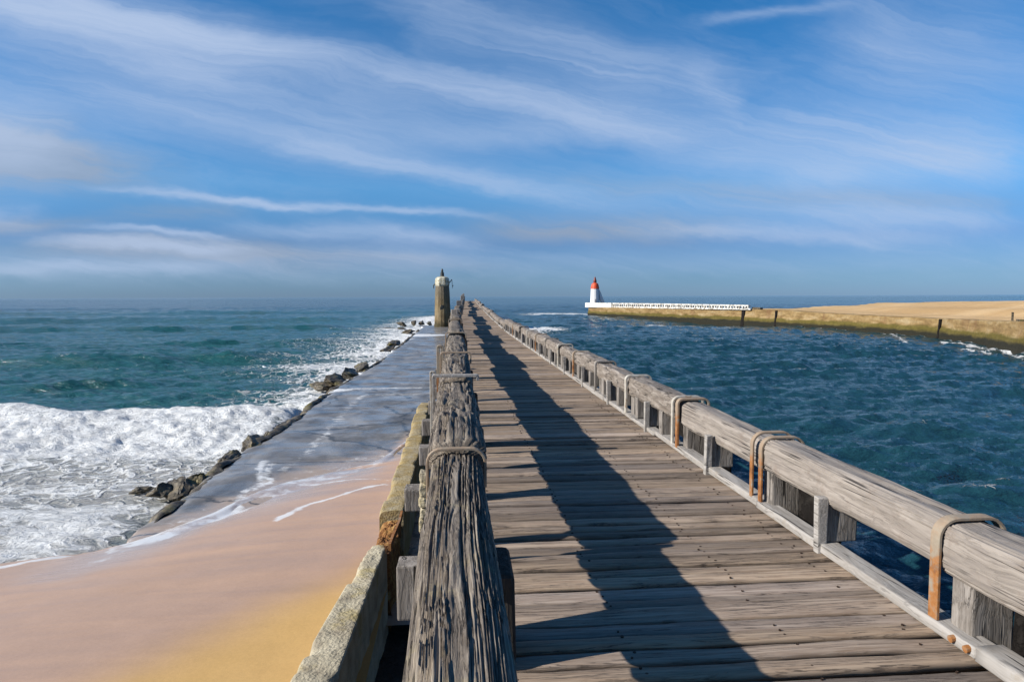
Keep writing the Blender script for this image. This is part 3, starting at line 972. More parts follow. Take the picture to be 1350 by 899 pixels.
def build_apron():
    ys = np.concatenate([np.arange(9, 24, 0.06), np.exp(np.linspace(math.log(24), math.log(106), 420))])
    t = np.linspace(0, 1, 110)
    Yg, T = np.meshgrid(ys, t, indexing='ij')
    rag = 0.35 * (fbm(0.0, Yg * 1.1, 1.3, 4) - .5) + 0.5 * (fbm(0.0, Yg * .25, 2.3, 3) - .5) * sst(Yg, 25, 60)
    xl = edge_x(Yg) + rag
    xr = -0.2 + 0 * Yg + cx(Yg) * .8
    X = xl + (xr - xl) * T
    Z = APRON_Z + 0.05 * (fbm(X * .5, Yg * .5, 0, 4) - .5) - 0.10 * np.exp(-(X - xl) / .25)
    d = Yg - sand_edge_y(X)
    wet = np.clip(0.75 + 0.5 * (fbm(X * .4, Yg * .2, 9.0, 4) - .5) + 0 * d, 0, 1)
    foam = lines_foam(X, Yg, [([(300, 678), (337, 640), (345, 612), (352, 607)], .2, .50), ([(372, 620), (440, 560), (480, 520)], .3, .40),
                             ([(360, 610), (342, 640), (330, 655)], .2, .5)], APRON_Z)
    # foam sheets that washed across
    stre = fbm(X / 3, Yg / .9, 4.4, 4)
    for px, py, rx, ry, a in ((500, 512, 6, .45, .56), (430, 514, 2.4, .9, .66), (545, 442, 5, 3.4, .92), (520, 447, 2.5, 3.5, .85), (420, 522, 1.2, 1.5, .6), (520, 520, 4, .9, .45)):
        foam = np.maximum(foam, a * blob(X, Yg, px, py, rx, ry, APRON_Z) * (.55 + .8 * stre))
    foam = np.maximum(foam, .66 * np.exp(-np.clip(X - xl, 0, None) / .5) * sst(Yg, 26, 34) * (.4 + stre))
    foam = np.maximum(foam, .33 * sst(-d, -4, -.3) * (0.5 + stre))
    V = np.stack([X, Yg, Z], -1)
    # skirt going down into the water on the seaward side and far end
    sk = V[:, :1].copy(); sk[..., 2] = -1.2
    V = np.concatenate([sk, V], 1)
    end = V[-1:].copy(); end[..., 2] = -1.2
    V = np.concatenate([V, end], 0)
    pad = lambda a, v: np.concatenate([np.concatenate([np.full((a.shape[0], 1), v), a], 1), np.full((1, a.shape[1] + 1), v)], 0)
    me = mesh_np('apron', V.reshape(-1, 3), grid_faces(*V.shape[:2])[:, ::-1], {'sandy': pad(np.exp(-np.clip(d, 0, None) / 1.6), 0), 'wet': pad(wet, .6), 'foam': pad(np.clip(foam, 0, 1), 0)})
    structure(link('path', me, M_APRON, smooth=True), 'flat wet concrete apron running beside the pier')


build_apron()


# ------------------------------------------------------------------ pier: deck, kerb, joists, piles
pier = thing('wooden_pier', 'long weathered grey plank pier running out to sea between two timber railings', 'pier', (1.5, 0, DECK_Z))


def build_deck():
    V, F, T = [], [], []
    s = -3.0
    base = 0
    while s < PIER_END:
        w = random.uniform(.135, .215)
        near = s < 22
        gap = random.choice((.012, .016, .022, .030, .036)) if near else random.uniform(.020, .045)
        ns = 22 if s < 12 else 12 if near else 5
        x0, x1 = -.16 + random.uniform(-.03, .03), 3.20 + random.uniform(-.03, .03)
        xs = np.linspace(x0, x1, ns)
        c, dz = float(cx(s)), float(dzf(s))
        hz = random.gauss(0, .009)
        tilt = random.gauss(0, .010)
        skew = random.gauss(0, .004)
        ph = random.random() * 50
        e0 = s + .006 * (vnoise(xs * 2.5, ph) - .5) * 2 + skew * (xs - 1.5) + .010 * (vnoise(xs * 9, ph + 3) - .5)
        e1 = s + w - gap + .006 * (vnoise(xs * 2.5, ph + 9) - .5) * 2 + skew * (xs - 1.5) + .012 * (vnoise(xs * 9, ph + 13) - .5)
        zz = DECK_Z + dz + hz + .006 * (vnoise(xs * 1.3, ph + 20) - .5) * 2
        b = .012 + .020 * vnoise(xs * 4, ph + 31)
        und = .030 if near else .022                            # undercut shaped in so the gaps between boards go dark
        prof = [(e0 + und, zz - .075), (e0, zz - b * .7), (e0 + b * .8, zz - tilt * .5), (e0 * .5 + e1 * .5, zz + .002), (e1 - b * 1.2, zz + tilt * .5), (e1, zz - b + tilt * .3), (e1 - und, zz - .075)]
        P = np.stack([np.stack([xs + c, py, pz], -1) for py, pz in prof], 1)     # ns x 7 x 3
        V.append(P.reshape(-1, 3))
        F.append(grid_faces(ns, 7, True) + base)
        T.append(np.full(ns * 7, random.random()))
        base += ns * 7
        if s < 14:
            for nx0 in (.30, 1.02, 2.02, 2.78):              # rusty nail heads
                for q in (.3, .72):
                    if random.random() < .25:
                        continue
                    ax, ay, rr = nx0 + random.uniform(-.03, .03), s + (w - gap) * q, random.uniform(.007, .011)
                    az = float(np.interp(ax, xs, zz)) + .006
                    an = np.arange(8) * math.pi / 4
                    V.append(np.concatenate([np.stack([ax + rr * np.cos(an), ay + rr * np.sin(an), np.full(8, az)], -1), np.stack([ax + rr * np.cos(an), ay + rr * np.sin(an), np.full(8, az - .02)], -1)]))
                    F.append(np.array([[k, (k + 1) % 8, 8 + (k + 1) % 8, 8 + k] for k in range(8)] + [[0, 1, 2, 3], [0, 3, 4, 7], [4, 5, 6, 7]]) + base)
                    T.append(np.full(16, 2.0))
                    base += 16
        s += w
    me = mesh_np('deck', np.concatenate(V), np.concatenate(F), {'tone': np.concatenate(T)})
    link('deck', me, M_DECK, pier)


build_deck()


def warped_beam(name, mat, parent, s0, s1, x0, x1, z0, z1, seed, nl=40, na=28, power=4.0, rough=.02, groove=0.0, sagz=0.0, sagx=0.0, gscale=1.0, taper=0.0, relcurve=True, ends=(0, 0)):
    """a timber running along the pier between depths s0 and s1; superelliptic section, weathered"""
    L = np.linspace(s0, s1, nl)
    A = np.linspace(0, 2 * math.pi, na, endpoint=False)
    S, TH = np.meshgrid(L, A, indexing='ij')
    hw, hh = (x1 - x0) / 2, (z1 - z0) / 2
    c, sn = np.cos(TH), np.sin(TH)
    ux = np.sign(c) * np.abs(c) ** (2 / power)
    uz = np.sign(sn) * np.abs(sn) ** (2 / power)
    u = (S - s0) / (s1 - s0)
    swell = 1 + taper * (u - .5) + .05 * (vnoise(S * .7, seed * 3.1) - .5) * 2
    # weathering: the noise runs along the timber
    nx, nz = ux * hw, uz * hh
    big = (fbm(nx * 4 + seed, S * .7, nz * 4, 3) - .5) * 2
    disp = rough * big
    if groove:
        sl = 1.0 if nl > 500 else .6
        tw = .06 * np.sin(S * 1.1 + seed) + .13 * (fbm(nx * 3, S * .9, nz * 3 + seed, 3) - .5)
        per = TH + tw
        q1 = vnoise(np.cos(per) * 10 * gscale + seed, S * sl * .36 * gscale, np.sin(per) * 10 * gscale)
        q2 = vnoise(np.cos(per) * 25 * gscale + seed, S * sl * .9 * gscale, np.sin(per) * 25 * gscale + 9)
        q3 = vnoise(np.cos(per) * 50 * gscale, S * sl * 3.0 * gscale, np.sin(per) * 50 * gscale + seed)
        r1 = 1 - sst(np.abs(q1 - .5), 0.0, .085)
        r2 = 1 - sst(np.abs(q2 - .5), 0.0, .14)
        gm_ = .35 + .9 * fbm(nx * 3 + 4, S * 1.2, nz * 3, 3)
        disp = disp - groove * gm_ * (r1 + .6 * r2) + groove * .6 * (q3 - .5) + groove * .35 * (q2 - .5)
    k = np.hypot(hw, hh)
    fx = ux * (hw * swell) + c * disp
    fz = uz * (hh * swell) + sn * disp
    lx = sagx * np.sin(u * math.pi) + .012 * (vnoise(S * .5, seed + 40) - .5)
    lz = sagz * np.sin(u * math.pi) + .012 * (vnoise(S * .5, seed + 60) - .5)
    X = (x0 + x1) / 2 + fx + lx + cx(S)
    Z = (z0 + z1) / 2 + fz + lz + dzf(S)
    Yv = S + 0.02 * (fbm(nx * 9, nz * 9, seed, 2) - .5) * ((u < .01) | (u > .99))
    V = np.stack([X, Yv, Z], -1).reshape(-1, 3)
    V = np.concatenate([V, [[(x0 + x1) / 2 + float(cx(s0)), s0 - ends[0], (z0 + z1) / 2 + float(dzf(s0))], [(x0 + x1) / 2 + float(cx(s1)), s1 + ends[1], (z0 + z1) / 2 + float(dzf(s1))]]])
    F = grid_faces(nl, na, True)
    i0, i1 = nl * na, nl * na + 1
    me = bpy.data.meshes.new(name)
    faces = F[:, ::-1].tolist()
    for a in range(na):
        b = (a + 1) % na
        faces.append((i0, a, b))
        faces.append((i1, (nl - 1) * na + b, (nl - 1) * na + a))
    me.from_pydata(V.tolist(), [], faces)
    return link(name, me, mat, parent, smooth=True)


# kerb timbers along the right edge
KX0, KX1 = 2.95, 3.11
ks = [-2.0, 3.55, 6.40, 9.9, 13.4, 17.2, 21.5, 26, 31, 36.5, 42]
for i, (a, b) in enumerate(zip(ks, ks[1:])):
    j = random.uniform(-.012, .012)
    hz = (.085, .065, .07, .06)[i % 4]
    warped_beam('kerb', M_KERB, pier, a + .008, b - .008, KX0 + j - (.02 if i == 0 else 0), KX1 + j, DECK_Z + .012, DECK_Z + hz + .02, 100 + i, nl=60 if i < 3 else 24, na=32, power=9.0, rough=.006, groove=.002 if i < 3 else 0)
for i, s in enumerate(np.arange(44, PIER_END - 6, 7.0)):
    warped_beam('kerb', M_KERB, pier, s, s + random.uniform(4.5, 6.8), KX0 + random.uniform(-.05, .05), KX1 + .02, DECK_Z + .012, DECK_Z + .10, 130 + i, nl=10, na=10, power=6.0, rough=.02)

# stringers below the boards
for x in (-.02, 1.0, 2.0, 3.06):
    L = np.concatenate([np.arange(-3, 34, 6.0), np.arange(34, PIER_END, 8.0), [PIER_END]])
    bm = bmesh.new()
    rings = []
    for s in L:
        xc, zc = x + float(cx(s)), DECK_Z + float(dzf(s)) - .085
        rings.append([bm.verts.new(v) for v in ((xc - .09, s, zc), (xc + .09, s, zc), (xc + .09, s, zc - .3), (xc - .09, s, zc - .3))])
    for a, b in zip(rings, rings[1:]):
        for i in range(4):
            bm.faces.new((a[i], a[(i + 1) % 4], b[(i + 1) % 4], b[i]))
    bm.faces.new(rings[0]); bm.faces.new(rings[-1])
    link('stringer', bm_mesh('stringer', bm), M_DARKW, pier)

# cross heads and piles
pile_s = list(np.arange(1.6, 36, 2.45)) + list(np.arange(37, PIER_END, 4.9))
for i, s in enumerate(pile_s):
    s = float(s)
    c, dz = float(cx(s)), float(dzf(s))
    bm = bmesh.new()
    xl = -.08 if s < 8 else -.66 + random.uniform(-.06, .05)
    add_box(bm, xl + c, 3.42 + c, s - .15, s + .15, DECK_Z + dz - .69, DECK_Z + dz - .39, .02, .008)
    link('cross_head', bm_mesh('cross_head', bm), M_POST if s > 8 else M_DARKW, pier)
for i, s in enumerate(pile_s):
    s = float(s)
    c, dz = float(cx(s)), float(dzf(s))
    if len(pile_s) > 50 and i % 2 and s > 100:
        continue
    for x in (.12, 2.95):
        bm = bmesh.new()
        add_tube(bm, (x + c, s, -1.5), (x + c + random.uniform(-.03, .03), s, DECK_Z + dz - .68), .19, .17, 10)
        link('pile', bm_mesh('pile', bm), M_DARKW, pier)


# ------------------------------------------------------------------ left railing: furrowed logs on stubby posts
rail_l = thing('timber_railing', 'dark furrowed log railing on stubby posts along the sandy side of the pier', 'railing', (0, 4, DECK_Z))
LEFT = [  # s0, s1, half width, top above deck, thickness, x centre, around, along
    (-1.2, 5.25, .190, .895, .28, 0.000, 400, 640),
    (5.28, 8.85, .225, 1.00, .36, .005, 120, 240),
    (8.88, 12.3, .235, 1.06, .38, .010, 100, 180),
    (12.32, 15.4, .215, 1.04, .36, .02, 72, 110),
    (15.45, 19.5, .24, 1.02, .38, .02, 64, 90),
    (19.6, 24.6, .25, 1.12, .42, .04, 48, 70),
    (24.7, 30.2, .23, 1.05, .36, .00, 40, 60),
    (30.4, 36.5, .26, 1.20, .42, .05, 40, 60),
    (36.7, 43.0, .25, 1.10, .40, -.03, 36, 50),
    (43.3, 50.0, .28, 1.25, .44, .04, 32, 44)]
s = 50.3
while s < PIER_END - 4:
    e = s + random.uniform(5.0, 8.5)
    LEFT.append((s, e, random.uniform(.22, .31), 1.12 + random.uniform(-.15, .22), .42, random.uniform(-.08, .08), 20, 16))
    s = e + random.choice((.1, .2, .9))
for i, (a, b, hw, top, th_, xc, na, nl) in enumerate(LEFT):
    z1 = DECK_Z + top
    warped_beam('beam', M_LOG, rail_l, a, b, xc - hw, xc + hw, z1 - th_, z1, 3.7 * i + 1.3, nl=nl, na=na, power=2.9, rough=.022 + .004 * min(i, 6),
                groove=.021 if i == 0 else .034 if i < 3 else .03 if i < 9 else .0, gscale=1.0 if i < 3 else .8, taper=.04, ends=(.03, .03))


def left_top(s):
    for a, b, hw, top, th_, xc, na, nl in LEFT:
        if a - .2 <= s <= b + .2:
            return DECK_Z + top + float(dzf(s)), hw, xc + float(cx(s)), th_
    return DECK_Z + 1.0 + float(dzf(s)), .2, float(cx(s)), .35


posts = [(1.3, 'thin'), (3.93, 'wide'), (5.68, 'thin'), (7.0, 'mid'), (8.15, 'thin'), (9.5, 'mid'), (10.9, 'thin'), (12.2, 'mid'), (13.7, 'thin'), (15.1, 'mid'), (17.4, 'mid'), (19.8, 'mid'), (22.3, 'mid')]
posts += [(float(s), 'mid') for s in np.arange(24.8, 70, 2.5)] + [(float(s), 'mid') for s in np.arange(72, PIER_END - 2, 5.0)]
for s, kd in posts:
    top, hw, xc, th_ = left_top(s)
    dz = DECK_Z + float(dzf(s))
    d2 = {'wide': .20, 'mid': .12, 'thin': .045}[kd]
    bm = bmesh.new()
    zt = top - th_ + .12
    add_box(bm, xc - hw + .05, xc + hw - .04, s - d2, s + d2, dz - .55, zt, .02, .012)
    pst = link('post', bm_mesh('post', bm), M_POST, rail_l)
    if kd == 'wide':
        bm = bmesh.new()                                   # heavy cheek block on the walking side
        add_box(bm, xc + hw - .03, xc + hw + .135, s - .22, s + .22, dz + .01, dz + .56, .045, .012, 3)
        link('cheek', bm_mesh('cheek', bm), M_DARKW, pst)
        bm = bmesh.new()                                   # short pale packing block on the sand side
        add_box(bm, xc - hw - .15, xc - hw + .02, s - .12, s + .05, dz + .26, dz + .58, .012, .006)
        link('packing_block', bm_mesh('packing_block', bm), M_POST, pst)
    elif kd == 'mid' and s < 36:
        bm = bmesh.new()
        add_box(bm, xc + hw - .05, xc + hw + .06, s - .10, s + .10, dz + .01, zt + random.uniform(-.06, .05), .02, .012)
        link('cheek', bm_mesh('cheek', bm), M_DARKW, pst)
bm = bmesh.new()                                             # crusted stub of an older post beside the log
for k in range(5):
    z0_ = DECK_Z - .30 + .125 * k
    add_box(bm, -.39 + random.uniform(-.015, .015), -.29, 6.9 + random.uniform(-.03, .0), 7.02 + random.uniform(0, .03), z0_, z0_ + .122, .025, .02)
link('stub', bm_mesh('stub', bm), M_CONC, rail_l)
# upstanding broken post tops far out
for s, hgt, dxx in ((36.4, 1.42, -.02), (58, 1.75, .0), (76, 1.6, .1), (96, 2.0, .05), (118, 2.1, 0), (140, 2.2, .1)):
    dz = DECK_Z + float(dzf(s))
    c = float(cx(s)) + dxx
    bm = bmesh.new()
    add_box(bm, c - .17, c + .17, s - .18, s + .18, dz - .4, dz + hgt, .03, .03)
    link('post', bm_mesh('post', bm), M_POST, rail_l)


def strap_path(xl, xr, zt, zb_l, zb_r, rad=.07, n=6):
    """inverted U: up one side, over the top and down the other"""
    p = [(xl, zb_l)]
    for i in range(n + 1):
        a = math.pi - math.pi / 2 * i / n
        p.append((xl + rad + rad * math.cos(a), zt - rad + rad * math.sin(a)))
    for i in range(n + 1):
        a = math.pi / 2 - math.pi / 2 * i / n
        p.append((xr - rad + rad * math.cos(a), zt - rad + rad * math.sin(a)))
    p.append((xr, zb_r))
    return p


def strap(parent, s, xl, xr, zt, zl, zr, w, t, rad, mat, lean=0.0):
    bm = bmesh.new()
    pts = [(x, s + lean * (zt - z), z) for x, z in strap_path(xl, xr, zt, zl, zr, rad)]
    add_sweep(bm, pts, w, t)
    bmesh.ops.bevel(bm, geom=[e for e in bm.edges if e.is_manifold], offset=.004, segments=1, affect='EDGES')
    return link('strap', bm_mesh('strap', bm), mat, parent)


z5 = DECK_Z + .935
strap(rail_l, 5.20, -.222, .222, z5, z5 - .75, z5 - .30, .055, .022, .11, M_RUST)
z9 = DECK_Z + 1.085
strap(rail_l, 8.80, -.285, .285, z9, z9 - .75, z9 - .06, .075, .035, .015, M_KERB, lean=.12)
strap(rail_l, 9.45, -.34, -.285, z9 - .02, z9 - 1.0, z9 - .2, .06, .03, .015, M_GALV)
z12 = DECK_Z + 1.10
strap(rail_l, 12.3, -.265, .275, z12, z12 - .8, z12 - .2, .085, .03, .06, M_RUST)
strap(rail_l, 13.6, -.34, -.26, z12 + .02, z12 - .9, z12 - .4, .14, .06, .03, M_RUST)
for s in (19.55, 30.3, 43.1):
    zt, hw, xc, th_ = left_top(s)
    strap(rail_l, s, xc - hw - .05, xc + hw + .05, zt + .06, zt - .6, zt - .3, .09, .03, .08, M_RUST)

# ------------------------------------------------------------------ right railing
rail_r = thing('timber_railing', 'pale bleached beam railing with rusty straps along the channel side of the pier', 'railing', (3.17, 4, DECK_Z))
JN = [-.8, 3.92, 6.46, 8.9, 11.6, 14.2, 16.9, 19.5, 22.2, 25.0, 28.0, 31.5, 35.0, 38.5, 42.0]
RIGHT = []
for i, (a, b) in enumerate(zip(JN, JN[1:])):
    top = (.70, .70, .675, .70, .68, .72, .67, .70)[i % 8]
    hw = (.18, .18, .165, .175)[i % 4]
    RIGHT.append((a, b, hw, top, .33, 3.17 + (0, .0, .012, -.01)[i % 4]))
    z1 = DECK_Z + top
    warped_beam('beam', M_PALE if i < 3 else M_WEATH, rail_r, a + .012, b - .012, RIGHT[-1][5] - hw, RIGHT[-1][5] + hw, z1 - .33, z1, 60 + i * 2.7, nl=260 if i < 3 else 80, na=120 if i < 3 else 40,
                power=4.2, rough=.024 if i < 3 else .034, groove=.010 if i < 3 else .020, gscale=.55, taper=.05, ends=(.01, .01))
s = 42.3
while s < PIER_END - 4:
    e = s + random.uniform(4.0, 7.5)
    hh = .62 + random.uniform(-.18, .10)
    RIGHT.append((s, e, .18, hh, .32, 3.17))
    warped_beam('beam', M_WEATH, rail_r, s, e, 2.96 + random.uniform(-.05, .05), 3.38, DECK_Z + hh - .34, DECK_Z + hh, 90 + s, nl=14, na=18, power=3.0, rough=.05)
    s = e + random.choice((.1, .3, 1.4))
# joints carry a post, a corbel painted black for the gap's shade and a strap; between them stands a plated post
for i, s in enumerate(JN[1:]):
    c, dz = float(cx(s)), DECK_Z + float(dzf(s))
    bm = bmesh.new()
    add_box(bm, 3.03 + c, 3.30 + c, s - .24, s - .06, dz - .5, dz + .43, .015, .008)
    pst = link('post', bm_mesh('post', bm), M_POST, rail_r)
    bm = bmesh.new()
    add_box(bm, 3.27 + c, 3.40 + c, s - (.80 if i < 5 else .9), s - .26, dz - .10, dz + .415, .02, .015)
    link('corbel', bm_mesh('corbel', bm), M_SHADE_BLACK, pst)  # its black stands in for deep shade behind the beam
for i, (a, b) in enumerate(zip(JN, JN[1:])):
    s = a + (b - a) * .53 if i else 1.6
    c, dz = float(cx(s)), DECK_Z + float(dzf(s))
    bm = bmesh.new()
    add_box(bm, 3.00 + c, 3.26 + c, s - .05, s + .13, dz + .088, dz + .43, .012, .008)
    pst = link('post', bm_mesh('post', bm), M_POST, rail_r)
    bm = bmesh.new()
    add_box(bm, 2.915 + c, 2.995 + c, s - .075, s - .005, dz - .015, dz + .47, .010, .008)
    link('cheek', bm_mesh('cheek', bm), M_KERB, pst)
    if i >= 3:
        for q in (.28, .78):
            s2 = a + (b - a) * q
            bm = bmesh.new()
            add_box(bm, 2.98 + c, 3.22 + c, s2 - .07, s2 + .07, dz + .088, dz + .43, .012, .01)
            link('post', bm_mesh('post', bm), M_POST, rail_r)
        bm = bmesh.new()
        add_box(bm, 3.22 + c, 3.30 + c, a + .25, b - 1.0, dz + .09, dz + .42, .01, .01)  # added dark sheet, coloured as the shade between the posts
        link('dark_infill', bm_mesh('dark_infill', bm), M_SHADE_BLACK, rail_r)
for i, s in enumerate(np.arange(43.5, PIER_END - 4, 3.4)):
    c, dz = float(cx(s)), DECK_Z + float(dzf(s))
    bm = bmesh.new()
    add_box(bm, 2.99 + c, 3.3 + c, s - .15, s + .15, dz - .3, dz + .44, .02, .03)
    link('post', bm_mesh('post', bm), M_POST, rail_r)
zr_ = DECK_Z + .718
strap(rail_r, 3.92, 2.968, 3.40, zr_, DECK_Z + .085, DECK_Z + .45, .08, .022, .12, M_RUST)
strap(rail_r, 6.36, 2.968, 3.40, zr_, DECK_Z + .06, DECK_Z + .45, .065, .022, .12, M_RUST)
strap(rail_r, 6.56, 2.968, 3.39, zr_ + .01, DECK_Z + .075, DECK_Z + .45, .06, .022, .12, M_RUST)
strap(rail_r, 8.88, 2.968, 3.39, zr_, DECK_Z + .06, DECK_Z + .45, .085, .03, .07, M_RUST)
strap(rail_r, 9.08, 2.968, 3.39, zr_, DECK_Z + .07, DECK_Z + .45, .06, .03, .09, M_GALV)
for i, s in enumerate(JN[4:13]):
    c, dz = float(cx(s)), float(dzf(s))
    strap(rail_r, s, 2.955 + c, 3.39 + c, zr_ + dz, DECK_Z + dz + .07, DECK_Z + .4, .09, .035, .07, (M_GALV, M_POST, M_RUST)[i % 3])
for q in ((2.945, 3.72), (2.945, 3.60)):
    bm = bmesh.new()
    add_tube(bm, (q[0] - .02, q[1], DECK_Z + .052), (q[0] + .03, q[1], DECK_Z + .06), .022, .022, 10)
    link('bolt', bm_mesh('bolt', bm), M_RUST, rail_r)


# ------------------------------------------------------------------ broken concrete wall beside the pier
wall = thing('concrete_wall', 'lichened yellow-grey concrete wall, broken and rusty, between sand and pier', 'wall', (-1.1, 9.5, 1.6))
WZ = 1.62


def wall_piece(name, mat, pts, z0, zt, seed, na=26, step=.05, rough=.03):
    """pts: list of (s, xleft, xright); chipped rectangular section"""
    S = np.arange(pts[0][0], pts[-1][0], step)
    xl = np.interp(S, [p[0] for p in pts], [p[1] for p in pts])
    xr = np.interp(S, [p[0] for p in pts], [p[2] for p in pts])
    U = np.linspace(0, 1, na)
    prof = []
    nv = 7
    for v in np.linspace(0, 1, nv)[:-1]:
        prof.append(('l', v))
    for u in U:
        prof.append(('t', u))
    for v in np.linspace(1, 0, nv)[1:]:
        prof.append(('r', v))
    cols = []
    ZT = zt(S) if callable(zt) else np.full_like(S, zt)
    for kd, v in prof:
        if kd == 'l':
            x, z = xl, z0 + (ZT - z0) * v
        elif kd == 'r':
            x, z = xr, z0 + (ZT - z0) * v
        else:
            x, z = xl + (xr - xl) * v, ZT + 0 * S
        n = fbm(x * 5 + seed, S * 4, z * 5, 5, .6) - .5
        chip = 0
        if kd == 't':
            ed = min(v, 1 - v)
            chip = -.09 * sst(fbm(S * 1.7, seed + (0 if v < .5 else 30), 0, 4), .5, .72) * math.exp(-ed / .10) - .02 * math.exp(-ed / .03)
            if v < .5:
                chip = chip * 1.8
        x = x + rough * n * (1.6 if kd != 't' else .3)
        z = z + (rough * 1.2 * n + chip if kd == 't' else 0)
        cols.append(np.stack([x, S, z], -1))
    V = np.stack(cols, 1)
    nl, npf = V.shape[:2]
    faces = grid_faces(nl, npf).tolist()
    faces.append(list(range(npf)))
    faces.append(list(range((nl - 1) * npf, nl * npf))[::-1])
    me = bpy.data.meshes.new(name)
    me.from_pydata(V.reshape(-1, 3).tolist(), [], faces)
    return link(name, me, mat, wall, smooth=False)


def xw(px, py, z=WZ):
    return G(px, py, z)


l0, r0 = xw(375, 899), xw(440, 899)
wall_piece('near_block', M_CONC, [(2.5, -1.78, -1.30), (6.0, -1.50, -1.085), (9.27, -1.185, -.955)], -.3, lambda S: WZ + .02 * np.sin(S), 3.0, step=.03)
wall_piece('broken_section', M_BROKEN, [(9.29, -1.17, -.93), (10.75, -1.20, -.87)], -.3, lambda S: WZ - .20 + .16 * (fbm(S * 3, 2.0, 0, 3) - .3), 7.0, step=.03, rough=.16)
wall_piece('wall_section', M_CONC2, [(10.77, -1.225, -.85), (16, -1.20, -.80), (23.5, -1.21, -.86)], -.3, lambda S: WZ - .02 + .02 * np.sin(S * .8) - .25 * sst(S, 21, 24), 11.0, step=.06, rough=.014)
bm = bmesh.new()
add_sweep(bm, [(-.905, 9.1, WZ + .02), (-.90, 9.6, WZ - .02), (-.875, 10.3, WZ - .06), (-.865, 10.7, WZ - .03)], .10, .035, Vector((0, 0, 1)))
link('iron_edging', bm_mesh('iron_edging', bm), M_RUST, wall)

# dark wet floor of the slot between wall and pier
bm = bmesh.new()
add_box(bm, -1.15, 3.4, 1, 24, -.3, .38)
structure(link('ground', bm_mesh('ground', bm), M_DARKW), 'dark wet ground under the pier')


# ------------------------------------------------------------------ boulders
def boulder(px, py, z, w, h, dpt, seed, label, sink=.25):
    x, y = G(px, py, z)
    bm = bmesh.new()
    bmesh.ops.create_icosphere(bm, subdivisions=4, radius=1.0)
    P = np.array([v.co[:] for v in bm.verts])
    rs = np.random.default_rng(seed)
    for _ in range(14):                                       # flat broken faces
        nrm = rs.normal(size=3); nrm /= np.linalg.norm(nrm)
        dd = rs.uniform(.34, .74)
        pr = P @ nrm
        P = P - np.outer(np.clip(pr - dd, 0, None) * 1.0, nrm)
    n = fbm(P[:, 0] * 2 + seed, P[:, 1] * 2, P[:, 2] * 2, 5, .6) - .5
    n2 = np.abs(fbm(P[:, 0] * 4 + seed, P[:, 1] * 4, P[:, 2] * 4 + 3, 4, .6) - .5)
    P = P * (1 + .7 * n - .55 * n2)[:, None]
    P = P * np.array([1 + .35 * np.clip(-P[:, 2], -.6, 1)] * 2 + [np.ones(len(P))]).T * np.array([w * .50, dpt * .72, h * .66])
    for v, p in zip(bm.verts, P):
        v.co = Vector(p) + Vector((0, 0, h * .06))
    o = link('boulder', bm_mesh('boulder', bm), M_ROCK)
    o.location = (x, y, z - .12)
    return tag(o, label, 'boulder', 'boulders along the apron edge')


BL = [(187, 640, .35, 1.0, .20, .8, 'flat sandy rock lying outermost at the near end of the apron edge'),
      (212, 644, .45, .8, .42, .8, 'yellow-green weedy boulder beside the near end of the apron'),
      (238, 640, .45, 1.2, .50, 1.4, 'big black wet boulder nearest the sand on the apron edge'),
      (262, 630, .50, .9, .45, 1.2, 'dark leaning boulder just behind the big black one'),
      (290, 618, .55, .8, .40, 1.3, 'long dark slab-like boulder where the white wash ends'),
      (312, 600, .50, .9, .45, 1.6, 'grey boulder halfway between the near black rocks and the breaker'),
      (338, 582, .55, 1.1, .50, 1.6, 'green-topped boulder at the front of the breaking wave'),
      (352, 572, .55, .7, .40, 1.2, 'small olive boulder hugging the apron edge beside the foam'),
      (376, 558, .55, 1.2, .42, 2.0, 'ochre boulder standing alone inside the breaking wave'),
      (425, 506, .30, 2.4, .55, 1.8, 'brown low rock at the seaward tip of the reef outcrop'),
      (442, 500, .45, 2.2, .80, 2.6, 'jagged brown rock in the middle of the reef outcrop'),
      (460, 492, .50, 2.0, .95, 3.0, 'tallest ridged rock of the brown reef outcrop'),
      (478, 484, .55, 1.6, .80, 3.0, 'rear rock of the brown outcrop against the apron edge'),
      (513, 459, .50, 1.8, .60, 3.0, 'small yellowish rock past the reef outcrop on the apron edge'),
      (522, 452, .55, 1.6, .60, 3.5, 'mossy rock tucked in foam beyond the yellowish one'),
      (500, 432, .20, 5.0, .30, 5.0, 'flat weedy reef rock out in the foam left of the old tower'),
      (527, 433, .35, 3.4, .55, 5.0, 'low weedy rock between the flat reef and the old tower'),
      (540, 437, .50, 2.0, .70, 4.0, 'brown rock at the far corner of the apron before the tower'),
      (530, 426, .40, 2.6, .9, 3.0, 'dark rock in white surf behind the apron end, farthest from the tower'),
      (545, 425, .40, 2.2, 1.1, 3.0, 'dark pointed rock in white surf behind the apron end'),
      (556, 425, .40, 1.8, .9, 3.0, 'dark rock in white surf second from the old tower'),
      (566, 426, .40, 1.6, .8, 3.0, 'small dark rock in surf right beside the old tower')]
for i, (px, py, z, w, h, d, lb) in enumerate(BL):
    boulder(px, py, z, w, h, d, 20 + i, lb)

